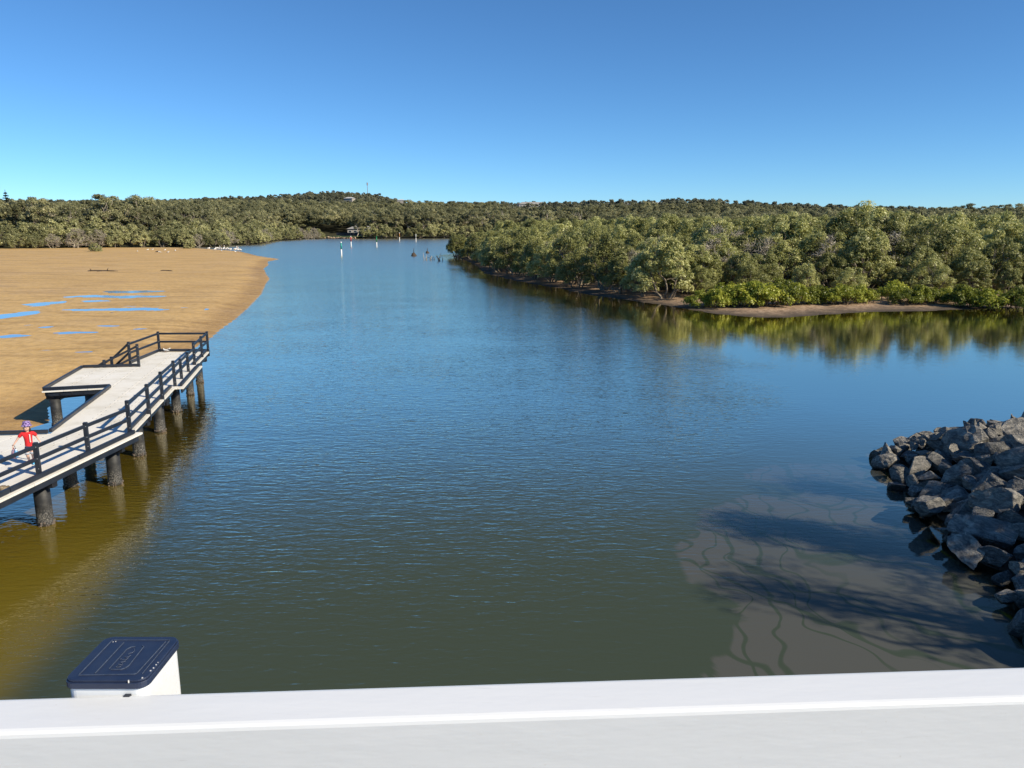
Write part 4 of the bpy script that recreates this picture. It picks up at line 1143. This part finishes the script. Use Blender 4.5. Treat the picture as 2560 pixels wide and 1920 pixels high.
# ---------------------------------------------------------------- snags and driftwood
g = np.random.default_rng(77)
for px, py, kind, lab in [(1034, 640, 'stump', "dark stump standing in the shallows off the thicket's tip"), (1068, 633, 'stump2', "smaller dark stump beside the weed in the shallows"), (1070, 650, 'stick', "pale forked branch poking out of the water"), (1090, 650, 'stick', "low dark snag of twigs in the water"), (1107, 653, 'stick', "snag of upright sticks close to the lone mangrove")]:
    q = on_z(px, py, 0)
    mb = MB()
    if kind.startswith('stump'):
        s = 1.0 if kind == 'stump' else 0.75
        mb.tube([(0, 0, -0.5), (0.1, 0, 0.2 * s), (0, 0.1, 0.7 * s), (0.15, 0, 0.95 * s)], [0.9 * s, 0.75 * s, 0.45 * s, 0.1], 9)
        mb.tube([(0.1, 0, 0.5), (0.05, 0, 1.6 * s), (0.2, 0, 2.2 * s)], [0.12, 0.08, 0.03], 6)
    else:
        for _ in range(5):
            a = g.uniform(-1, 1, 2); mb.tube([(a[0], a[1] * .3, -0.4), (a[0] * 1.3, a[1] * .3, 0.4), (a[0] * 1.9 + g.uniform(-.4, .4), a[1] * .4, g.uniform(0.7, 1.8))], [0.10, 0.07, 0.02], 5)
    tag(mb.build("snag", M['bark_dark'] if 'dark' in lab or 'snag' in lab else M['bark_pale'], None, True, 0, (q[0], q[1], 0)), lab, "snag", "snags in the shallows")
for x0, x1, py, lab in [(219, 301, 677.5, "long dark driftwood log half buried in the sand"), (401, 437, 677, "thin piece of driftwood lying on the sand")]:
    a = on_z(x0, py, 0.4); b = on_z(x1, py - 0.3, 0.4)
    ln = b[0] - a[0]
    z = float(sand_z(np.array([a[0]]), np.array([a[1]]))[0][0])
    mb = MB(); pts = [(ln * t, 0.5 * math.sin(t * 5), 0.04 + 0.03 * math.sin(t * 9)) for t in np.linspace(0, 1, 8)]
    mb.tube(pts, [0.05, 0.12, 0.10, 0.12, 0.14, 0.11, 0.08, 0.03], 7)
    if "log" in lab:
        mb.tube([(ln * .62, 0.1, 0.05), (ln * .63, 0, 0.35), (ln * .66, 0.1, 0.55)], [0.09, 0.06, 0.02], 6); mb.tube([(ln * .12, 0, 0.05), (ln * .10, 0, 0.3), (ln * .07, 0, 0.42)], [0.09, 0.06, 0.02], 6)
        mb.tube([(ln * .3, 0, 0.05), (ln * .4, -.6, 0.06), (ln * .55, -1.0, 0.05)], [0.07, 0.05, 0.02], 6)
    tag(mb.build("driftwood", M['bark_dark'], None, True, 0, (a[0], a[1], z)), lab, "driftwood", "driftwood on the sandbank")

# ---------------------------------------------------------------- birds
M['feather'] = plain("white_feather", (0.82, 0.81, 0.78), 0.8, 0.06, 8)
M['feather_dark'] = plain("black_feather", (0.03, 0.03, 0.032), 0.7, 0.2, 8)
M['bill'] = plain("pink_bill", (0.60, 0.32, 0.22), 0.5, 0.1, 8)
M['gull_grey'] = plain("gull_grey", (0.36, 0.37, 0.39), 0.7, 0.1, 8)
def pelican(px, py, s, pose, rz):
    q = on_z(px, py, 0.4); z = float(sand_z(np.array([q[0]]), np.array([q[1]]))[0][0])
    root = empty("pelican", (q[0], q[1], z), rz); root.scale = (s, s, s)
    up = pose == 'tall'
    mb = MB(); mb.tube([(-.55, 0, .38), (-.40, 0, .46), (-.12, 0, .52), (.16, 0, .56), (.32, 0, .60), (.38, 0, .70)], [(.02, .03), (.13, .13), (.23, .21), (.22, .22), (.13, .14), (.075, .075)], 10)
    if up: pts = [(.34, 0, .64), (.44, 0, .80), (.36, 0, .98), (.34, 0, 1.14), (.42, 0, 1.24), (.50, 0, 1.22)]
    else: pts = [(.34, 0, .62), (.42, 0, .70), (.30, 0, .76), (.18, 0, .80), (.26, 0, .86), (.34, 0, .84)]
    mb.tube(pts, [.085, .065, .055, .055, .075, .035], 8)
    mb.build("body", M['feather'], root, True)
    e = pts[-1]
    tip = (e[0] + (.16 if up else .02), 0, e[2] - (.38 if up else .26))
    MB().tube([e, ((e[0] + tip[0]) / 2 + .03, 0, (e[2] + tip[2]) / 2), tip], [(.03, .035), (.035, .05), (.008, .01)], 6).build("bill", M['bill'], root, True)
    for sy in (-1, 1):
        MB().tube([(-.50, sy * .10, .40), (-.2, sy * .2, .52), (.12, sy * .21, .58)], [(.02, .05), (.04, .11), (.03, .06)], 7).build("wing", M['feather_dark'], root, True)
        MB().tube([(0, sy * .09, .40), (0.02, sy * .09, 0.0), (0.12, sy * .1, 0.01)], [.03, .022, .03], 5).build("leg", M['gull_grey'], root)
    lab = {'tall': "white pelican standing with its neck stretched up on the sandbar", 'rest': "white pelican hunched with its neck folded on the sandbar"}[pose]
    tag(root, lab, "pelican", "pelicans at the tip of the sandbar")
for px, py, s, pose, rz in [(588, 626.5, 1.25, 'tall', 0.2), (594.5, 626.5, 1.15, 'tall', 2.0), (599.5, 626.5, 1.2, 'tall', 3.2), (560, 625.5, 1.2, 'tall', 1.6), (553, 625.5, 1.1, 'tall', 2.8), (542, 625, 1.15, 'rest', 3.0), (546, 625, 1.1, 'rest', 3.4), (566.5, 625.5, 1.1, 'rest', 0.3), (570.5, 625.5, 1.15, 'rest', 2.6), (576, 626.5, 1.0, 'rest', 0.0), (522, 624.5, 1.0, 'rest', 0.4), (538, 626.5, 1.0, 'rest', 1.2)]:
    pelican(px, py, s, pose, rz)
def gull(p, s, rz, lab, group, dark=False):
    root = empty("gull", p, rz); root.scale = (s, s, s)
    MB().tube([(-.22, 0, .16), (-.12, 0, .17), (.02, 0, .18), (.12, 0, .20), (.16, 0, .25), (.18, 0, .285), (.22, 0, .27)], [(.01, .015), (.05, .05), (.075, .07), (.055, .055), (.04, .04), (.042, .042), (.012, .012)], 9).build("body", M['feather_dark'] if dark else M['feather'], root, True)
    MB().tube([(.21, 0, .27), (.27, 0, .262)], [.012, .003], 5).build("bill", M['bill'], root)
    for sy in (-1, 1):
        MB().tube([(-.28, sy * .03, .15), (-.10, sy * .065, .185), (.06, sy * .07, .20)], [(.01, .02), (.02, .045), (.015, .03)], 6).build("wing", M['feather_dark'] if dark else M['gull_grey'], root, True)
        MB().tube([(0, sy * .03, .13), (0, sy * .03, .005), (.04, sy * .03, .005)], [.008, .007, .009], 4).build("leg", M['bill'], root)
    tag(root, lab, "gull" if not dark else "bird", group)
for cx, cy in [(885, 494), (950, 482), (980, 480), (1028, 497), (1062, 482), (1080, 497), (1128, 485), (1385, 477), (1425, 485), (1516, 492)]:
    q = on_z(cx / 2.572, 440 + cy / 2.572, 0.45); z = float(sand_z(np.array([q[0]]), np.array([q[1]]))[0][0])
    gull((q[0], q[1], z), 2.0, rnd.uniform(0, 6.28), "small white gull resting on the open sand", "gulls on the sandbank")
q = on_z(1010 / 2.572, 440 + 496 / 2.572, 0.45)
gull((q[0], q[1], float(sand_z(np.array([q[0]]), np.array([q[1]]))[0][0])), 2.4, 1.2, "dark bird standing among the gulls on the sand", None, True)
q = on_z(380 + 290 / 8.294, 800 + 672 / 8.294, D)
gull((q[0], q[1], D), 0.68, 3.0, "grey and white gull on the far end of the jetty's deck", None)
q = on_z(380 + 330 / 8.294, 800 + 655 / 8.294, D)
gull((q[0], q[1], D), 0.62, 0.4, "white gull beside the grey one at the jetty's end", None)

# ---------------------------------------------------------------- houses and mast on the hills
M['h_wall'] = plain("house_wall", (0.36, 0.33, 0.29), 0.8, 0.08, 0.5)
M['h_roof'] = plain("pale_roof", (0.50, 0.50, 0.50), 0.6, 0.08, 0.5)
M['h_roof_d'] = plain("grey_roof", (0.30, 0.29, 0.27), 0.7, 0.1, 0.5)
M['h_glass'] = plain("house_glass", (0.03, 0.04, 0.05), 0.1, 0.1, 1.0)
def house(loc, w, d, h, roof, label, rz=0.0):
    root = empty("house", loc, rz); tag(root, label, "house", "houses on the hills")
    MB().box((0, 0, h / 2 - 2), (w, d, h + 4)).build("wall", M['h_wall'], root)
    e = 0.7
    vs = [(-w / 2 - e, -d / 2 - e, h), (w / 2 + e, -d / 2 - e, h), (w / 2 + e, d / 2 + e, h), (-w / 2 - e, d / 2 + e, h), (-w / 2 + d * .4, 0, h + d * .20), (w / 2 - d * .4, 0, h + d * .20)]
    MB().add(vs, [(0, 1, 5, 4), (1, 2, 5), (2, 3, 4, 5), (3, 0, 4), (3, 2, 1, 0)]).build("roof", M[roof], root)
    n = max(2, int(w / 3.5))
    for i in range(n):
        x = -w / 2 + (i + 0.5) * w / n
        wd = MB().box((x, -d / 2 - 0.02, h * 0.62), (w / n * 0.6, 0.10, h * 0.34)).build("window", M['m_white'], root)
        MB().box((x, -d / 2 - 0.06, h * 0.62), (w / n * 0.6 - 0.3, 0.08, h * 0.34 - 0.3)).build("pane", M['h_glass'], wd)
for (sx, sy, Y, w, d, h), roof, lab in zip(HOUSES, ('h_roof', 'h_roof', 'h_roof_d', 'h_roof_d', 'h_roof', 'h_roof'), ("wide house with a pale hipped roof on the ridge, beside a long low one", "pale-roofed house at the end of the row on the ridge",
        "long house with a dull roof and pale wall on the ridge", "low brown house half hidden by trees on the ridge", "house with a light roof alone on the wooded hillside", "small white house below the crest of the hill")):
    q = house_at(sx, sy, Y)
    house((q[0], q[1], q[2] - h), w, d, h, roof, lab, rnd.uniform(-.3, .3))
# mast
dd = ray(918, 456); q = np.array([0, 0, CAM_H]) + dd * (1290 / dd[1])
mast = empty("radio_mast", (q[0], q[1], q[2] - 34)); tag(mast, "thin radio mast on top of the wooded hill", "mast")
MB().tube([(0, 0, 0), (0, 0, 32)], [0.7, 0.35], 8).build("pole", plain("mast_steel", (0.25, 0.26, 0.28), 0.6), mast)
mb = MB()
for k in range(3): mb.box((0.9 * math.cos(k * 2.1), 0.9 * math.sin(k * 2.1), 31.5), (0.7, 0.7, 4.2), k * 2.1)
mb.tube([(0, 0, 29), (0, 0, 34)], 0.6, 8)
mb.build("antenna", plain("antenna_grey", (0.30, 0.31, 0.33), 0.6), mast)
# riverside house, lawn and sea wall across the bend
q = on_z(812, 597, 0.0)
house((-106, 545, 1.5), 18, 10, 4.5, 'h_roof_d', "riverside house glimpsed between the trees across the bend", 0.1)
lawn = MB().add([(-124, 509, 1.05), (-99, 493.5, 1.05), (-92, 520, 1.6), (-118, 528, 1.6)], [(0, 1, 2, 3)]).build("lawn", plain("mown_grass", (0.09, 0.13, 0.03), 0.9, 0.3, 0.4))
tag(lawn, "patch of mown lawn by the sea wall", None, None, "structure")
wall = empty("sea_wall", (-112, 500, 0)); tag(wall, "low tan stone sea wall below the lawn", "wall")
for i in range(22):
    t = (i + 0.5) / 22
    o = obj("stone", ROCK_M[i % 10], wall, (-13 + 26 * t, 7.5 - 16 * t, 0.45)); o.scale = (0.75, 0.75, 0.75); o.rotation_euler = (0.2 * i, 0, i)
    o.material_slots[0].link = 'OBJECT'; o.material_slots[0].material = M.setdefault('tan_stone', plain("tan_stone", (0.40, 0.30, 0.20), 0.9, 0.2, 1.0))
fence = empty("fence", (-110, 530, 1.3)); tag(fence, "dark blue boundary fence behind the lawn", "fence")
for i in range(9):
    MB().box((-9 + i * 2.4, 0, 1.1), (2.3, 0.1, 2.2)).build("panel", M['jetty_black'], fence)
# Norfolk pine and tall palm-like tree on the skyline
def pine(sx, sy, Y, h, lab):
    dd = ray(sx, sy); q = np.array([0, 0, CAM_H]) + dd * (Y / dd[1])
    root = empty("norfolk_pine", (q[0], q[1], q[2] - h)); tag(root, lab, "tree")
    MB().tube([(0, 0, 0), (0, 0, h)], [0.5, 0.08], 6).build("trunk", M['bark_dark'], root)
    C, R = [], []
    for k in range(14):
        z = h * (0.3 + 0.68 * k / 14); r = (1 - k / 14.5) * h * 0.20
        for a in np.arange(0, 6.28, 1.05):
            for f in (0.4, 0.8): C.append((r * f * math.cos(a + k), r * f * math.sin(a + k), z + r * f * 0.12)); R.append(0.14 * r + 0.25)
    v_, f_, t_ = leaves(np.array(C), np.array(R), 14, 0.7, 0.3, seed=3)
    obj("crown", np_mesh("pine_crown", v_, f_, [M['leaf_pine']], False, {"tone": t_}), root)
pine(1992, 506, 640, 24, "dark pointed pine breaking the skyline behind the swamp")
pine(12, 474, 330, 22, "spiky dark pine at the end of the far bank's skyline")

# ---------------------------------------------------------------- the child on the jetty
SKIN = plain("skin", (0.62, 0.40, 0.31), 0.55, 0.06, 8)
SHIRT = plain("red_cotton", (0.62, 0.030, 0.035), 0.85, 0.10, 10, 0.2)
SHORTS = plain("navy_denim", (0.035, 0.045, 0.09), 0.9, 0.2, 14, 0.2)
CUFF = plain("washed_denim", (0.40, 0.44, 0.50), 0.9, 0.2, 14, 0.2)
HAIR = plain("brown_hair", (0.045, 0.024, 0.014), 0.6, 0.3, 20)
SHOE = plain("blue_shoe", (0.10, 0.42, 0.72), 0.6, 0.1, 10)
m, nt, out = nodes("hat_print")
vo = nt.nodes.new("ShaderNodeTexVoronoi"); vo.inputs["Scale"].default_value = 28
nt.links.new(obj_pos(nt), vo.inputs["Vector"])
principled(nt, out, ramp(nt, vo.outputs["Distance"], [(0.2, (0.42, 0.33, 0.60)), (0.5, (0.26, 0.17, 0.42)), (0.7, (0.07, 0.05, 0.14))]), 0.9, 0.2)
HATM = m
def skin_obj(name, chains, mat, parent, root_i=0, sub=2):
    """chains: lists of (x, y, z, r); points given twice are joined"""
    vs, rs, es, key = [], [], [], {}
    for ch in chains:
        prev = None
        for x, y, z, r in ch:
            k = (round(x, 4), round(y, 4), round(z, 4))
            if k not in key:
                key[k] = len(vs); vs.append((x, y, z)); rs.append(r)
            i = key[k]
            if prev is not None and prev != i: es.append((prev, i))
            prev = i
    me = bpy.data.meshes.new(name); me.from_pydata(vs, es, []); me.materials.append(mat)
    o = obj(name, me, parent)
    sk = o.modifiers.new("skin", 'SKIN'); sk.use_smooth_shade = True
    layer = me.skin_vertices[0] if me.skin_vertices else None
    if layer is None:
        me.attributes  # the layer is made below
        bm = bmesh.new(); bm.from_mesh(me); bm.verts.layers.skin.verify(); bm.to_mesh(me); bm.free(); layer = me.skin_vertices[0]
    for i, r in enumerate(rs):
        layer.data[i].radius = (r, r) if not hasattr(r, '__len__') else r
        layer.data[i].use_root = (i == root_i)
    sb = o.modifiers.new("sub", 'SUBSURF'); sb.levels = sub; sb.render_levels = sub
    return o
q = on_z(250 * .33755, 780 + 1125 * .33755, D)
kid = empty("person", (q[0] - 0.06, q[1], D), 0.42)
tag(kid, "small child in red T-shirt and purple sun hat walking along the jetty", "person")
pel = (0.0, 0.0, 0.50, .088)
chest = (0.0, -0.01, 0.80, (.098, .078)); waist = (0.0, 0.0, 0.64, (.088, .075)); neck = (0.0, -0.01, 0.93, .040); skull = (0.0, -0.02, 1.00, .05)
def fingers(w, d):
    """five finger chains from a wrist point w pointing along d"""
    w = np.array(w[:3]); d = np.array(d) / np.linalg.norm(d); s = np.array([0.0, 1.0, 0.0]); c = [] 
    palm = w + d * 0.05
    for k, (o_, ln) in enumerate(((-.021, .030), (-.007, .037), (.007, .036), (.020, .028))):
        b = palm + s * o_; c.append([(*palm, .017), (*(b + d * .018), .0075), (*(b + d * (.018 + ln * .6) + np.array([0.004, 0, -.004])), .007), (*(b + d * (.018 + ln) + np.array([.012, 0, -.010])), .006)])
    c.append([(*(w + d * .02), .016), (*(w + d * .035 + s * -.024), .008), (*(w + d * .060 + s * -.034), .007)])
    return [[(*w, .019), (*(w + d * .02), .016), (*palm, .017)]] + c
Lh = (-0.365, -0.05, 0.585, .019); Rh = (0.275, -0.02, 0.62, .019)
body_ch = [[pel, waist, chest, neck, skull],
    [chest, (-.115, -.01, .885, .045), (-.17, -.01, .86, .038), (-.265, -.01, .73, .029), Lh], [chest, (.115, -.01, .885, .045), (.165, -.01, .86, .038), (.215, 0.02, .74, .029), Rh],
    [pel, (-.055, -.01, .46, .066), (-.060, -.06, .28, .042), (-.06, 0.04, .16, .038), (-.06, .11, .085, .026), (-.06, .05, .035, .022)],
    [pel, (.055, 0.0, .46, .066), (.062, -.03, .28, .042), (.064, 0.0, .16, .036), (.065, .01, .06, .026), (.066, -.09, .028, .022)]]
body_ch += fingers(Lh, (-.25, -.05, -.9)) + fingers(Rh, (.3, -.2, -.9))
skin_obj("body", body_ch, SKIN, kid)
skin_obj("shirt", [[(0, 0, .475, (.112, .094)), (0, 0, .56, (.108, .091)), (0, 0, .64, (.104, .088)), (0, -.01, .78, (.112, .088)), (0, -.01, .885, (.092, .066)), (0, -.01, .925, (.050, .048))], [(0, -.01, .885, (.092, .066)), (-.125, -.01, .885, .056), (-.175, -.01, .85, .052), (-.225, -.01, .785, .047)], [(0, -.01, .885, (.092, .066)), (.125, -.01, .885, .056), (.170, -.01, .85, .052), (.20, .005, .785, .047)]], SHIRT, kid)
sh = skin_obj("shorts", [[(0, 0, .57, (.098, .084)), (0, 0, .50, (.100, .086)), (-.058, -.01, .44, .074), (-.060, -.045, .36, .064)], [(0, 0, .50, (.100, .086)), (.058, 0.0, .44, .074), (.061, -.02, .36, .064)]], SHORTS, kid)
for x, y in ((-.060, -.052), (.061, -.024)):
    MB().tube([(x, y + .004, .355), (x, y, .30)], [.064, .060], 14).build("cuff", CUFF, sh, True)
# lettering strip down the side of the shirt
mb = MB()
for k in range(7): mb.box((.060, -.099, .86 - k * .033), (.030, .012, .021), 0.25)
mb.build("printed_marks", plain("shirt_print", (0.80, 0.72, 0.70), 0.8), kid)
# head, face, hair, hat
bm = bmesh.new(); bmesh.ops.create_uvsphere(bm, u_segments=24, v_segments=16, radius=1.0)
for v_ in bm.verts:
    x, y, z = v_.co
    w_ = 0.078 * (1 - 0.18 * max(0, -z)) ; v_.co = (x * w_, y * 0.090 * (1 - .10 * max(0, -z)) - (0.006 if y < 0 and z < -.3 else 0), z * 0.105)
me = bpy.data.meshes.new("head"); bm.to_mesh(me); bm.free(); me.materials.append(SKIN); me.polygons.foreach_set("use_smooth", [True] * len(me.polygons))
hd = obj("head", me, kid, (0, -0.03, 1.055)); hd.rotation_euler = (0.05, 0, -0.25)
DARK = plain("eye_dark", (0.02, 0.015, 0.012), 0.3); LIP = plain("lip", (0.42, 0.14, 0.13), 0.5)
for sx in (-1, 1):
    MB().tube([(sx * .030 - .012, -.079, .0), (sx * .030, -.083, .003), (sx * .030 + .012, -.079, .0)], [.003, .007, .003], 8).build("eye", DARK, hd, True)
    MB().tube([(sx * .076, .004, .018), (sx * .086, .010, .004), (sx * .078, .006, -.022)], [.008, .013, .007], 8).build("ear", SKIN, hd, True)
MB().tube([(0, -.084, .005), (0, -.098, -.020), (0, -.086, -.028)], [.006, .012, .007], 8).build("nose", SKIN, hd, True)
MB().tube([(-.022, -.078, -.052), (0, -.088, -.056), (.022, -.078, -.052)], [.003, .006, .003], 8).build("mouth", LIP, hd, True)
mb = MB(); mb.tube([(0, .012, .095), (0, .03, .05), (0, .04, 0), (0, .04, -.06), (0, .045, -.105)], [(.05, .04), (.088, .075), (.090, .068), (.080, .052), (.05, .03)], 16)
mb.tube([(.070, -.01, .03), (.080, .0, -.03), (.082, .01, -.09), (.085, .02, -.12)], [.02, .022, .018, .008], 8); mb.tube([(-.070, -.01, .03), (-.078, .0, -.03), (-.075, .01, -.07)], [.02, .018, .008], 8)
mb.build("hair", HAIR, hd, True)
prof = [(.001, .145), (.05, .146), (.078, .138), (.090, .118), (.096, .075), (.100, .045), (.115, .034), (.134, .016), (.136, .012), (.113, .026), (.098, .038)]
vs, fs = [], []
for r_, z_ in prof:
    for k in range(24): vs.append((r_ * math.cos(k * math.pi / 12), r_ * 1.08 * math.sin(k * math.pi / 12), z_))
for i in range(len(prof) - 1):
    for k in range(24): fs.append((i * 24 + k, i * 24 + (k + 1) % 24, (i + 1) * 24 + (k + 1) % 24, (i + 1) * 24 + k))
ht = MB().add(vs, fs).build("sun_hat", HATM, hd, True); ht.location = (0, 0.012, 0.036); ht.rotation_euler = (-0.12, 0, 0)
for x, y, z, rx in ((-.06, .075, .055, 0.9), (.066, -.045, .03, 0.0)):
    o = MB().tube([(0, .065, 0), (0, .02, .008), (0, -.04, .002), (0, -.085, -.006)], [(.028, .026), (.034, .032), (.036, .026), (.020, .016)], 10).build("shoe", SHOE, kid, True)
    o.location = (x, y, z); o.rotation_euler = (rx, 0, 0)
# what the child carries
c_, s_ = math.cos(0.42), math.sin(0.42)
def kidpos(x, y, z): return (kid.location.x + x * c_ - y * s_, kid.location.y + x * s_ + y * c_, D + z)
bag = empty("string_bag", kidpos(-.36, -.02, .285), 0.42); bag.scale = (1.3, 1.3, 1.2); tag(bag, "patterned drawstring bag hanging from the child's hand", "bag")
m, nt, out = nodes("bag_print"); vo = nt.nodes.new("ShaderNodeTexVoronoi"); vo.inputs["Scale"].default_value = 34
nt.links.new(obj_pos(nt), vo.inputs["Vector"])
principled(nt, out, ramp(nt, vo.outputs["Distance"], [(0.15, (0.55, 0.48, 0.50)), (0.45, (0.20, 0.16, 0.28)), (0.7, (0.45, 0.20, 0.22))]), 0.9, 0.2)
MB().tube([(0, 0, -.06), (0, 0, -.03), (0.01, 0, .06), (0, 0, .13), (-.005, 0, .18)], [(.05, .04), (.10, .06), (.11, .07), (.07, .05), (.015, .015)], 14).build("pouch", m, bag, True)
MB().tube([(-.005, 0, .17), (-.01, -.01, .22), (-.02, -.02, .27)], .007, 6).build("cord", DARK, bag)
bt = empty("drink_bottle", kidpos(-.30, -.13, .27), 0.42); bt.scale = (1.25, 1.25, 1.15); tag(bt, "light blue drink bottle carried beside the child's bag", "bottle")
MB().tube([(0, 0, 0), (0, 0, .01), (0, 0, .14), (0, 0, .165)], [.030, .034, .034, .022], 14).build("flask", plain("bottle_blue", (0.16, 0.42, 0.72), 0.35, 0.1, 10), bt, True)
MB().tube([(0, 0, .16), (0, 0, .195), (0, 0, .20)], [.023, .023, .012], 12).build("lid", plain("bottle_lid", (0.55, 0.70, 0.85), 0.4), bt, True)
MB().tube([(0, 0, .19), (-.02, .04, .25), (-.045, .06, .30)], .005, 5).build("strap", DARK, bt)
# something mottled left on the deck
q = on_z(6, 1224, D)
cap_ = empty("mottled_cap", (q[0], q[1], D), 0.5); tag(cap_, "mottled brown cap lying on the jetty's deck by the kerb", "cap")
mm = plain("mottled_cloth", (0.20, 0.16, 0.11), 0.95, 0.7, 18, 0.2)
MB().tube([(0, 0, 0), (0, 0, .05), (0, 0, .09), (0, 0, .105)], [.10, .105, .085, .03], 16).build("crown", mm, cap_, True)
MB().tube([(.06, 0, .012), (.14, 0, .015), (.19, 0, .01)], [(.07, .012), (.075, .012), (.03, .008)], 12).build("peak", mm, cap_, True)
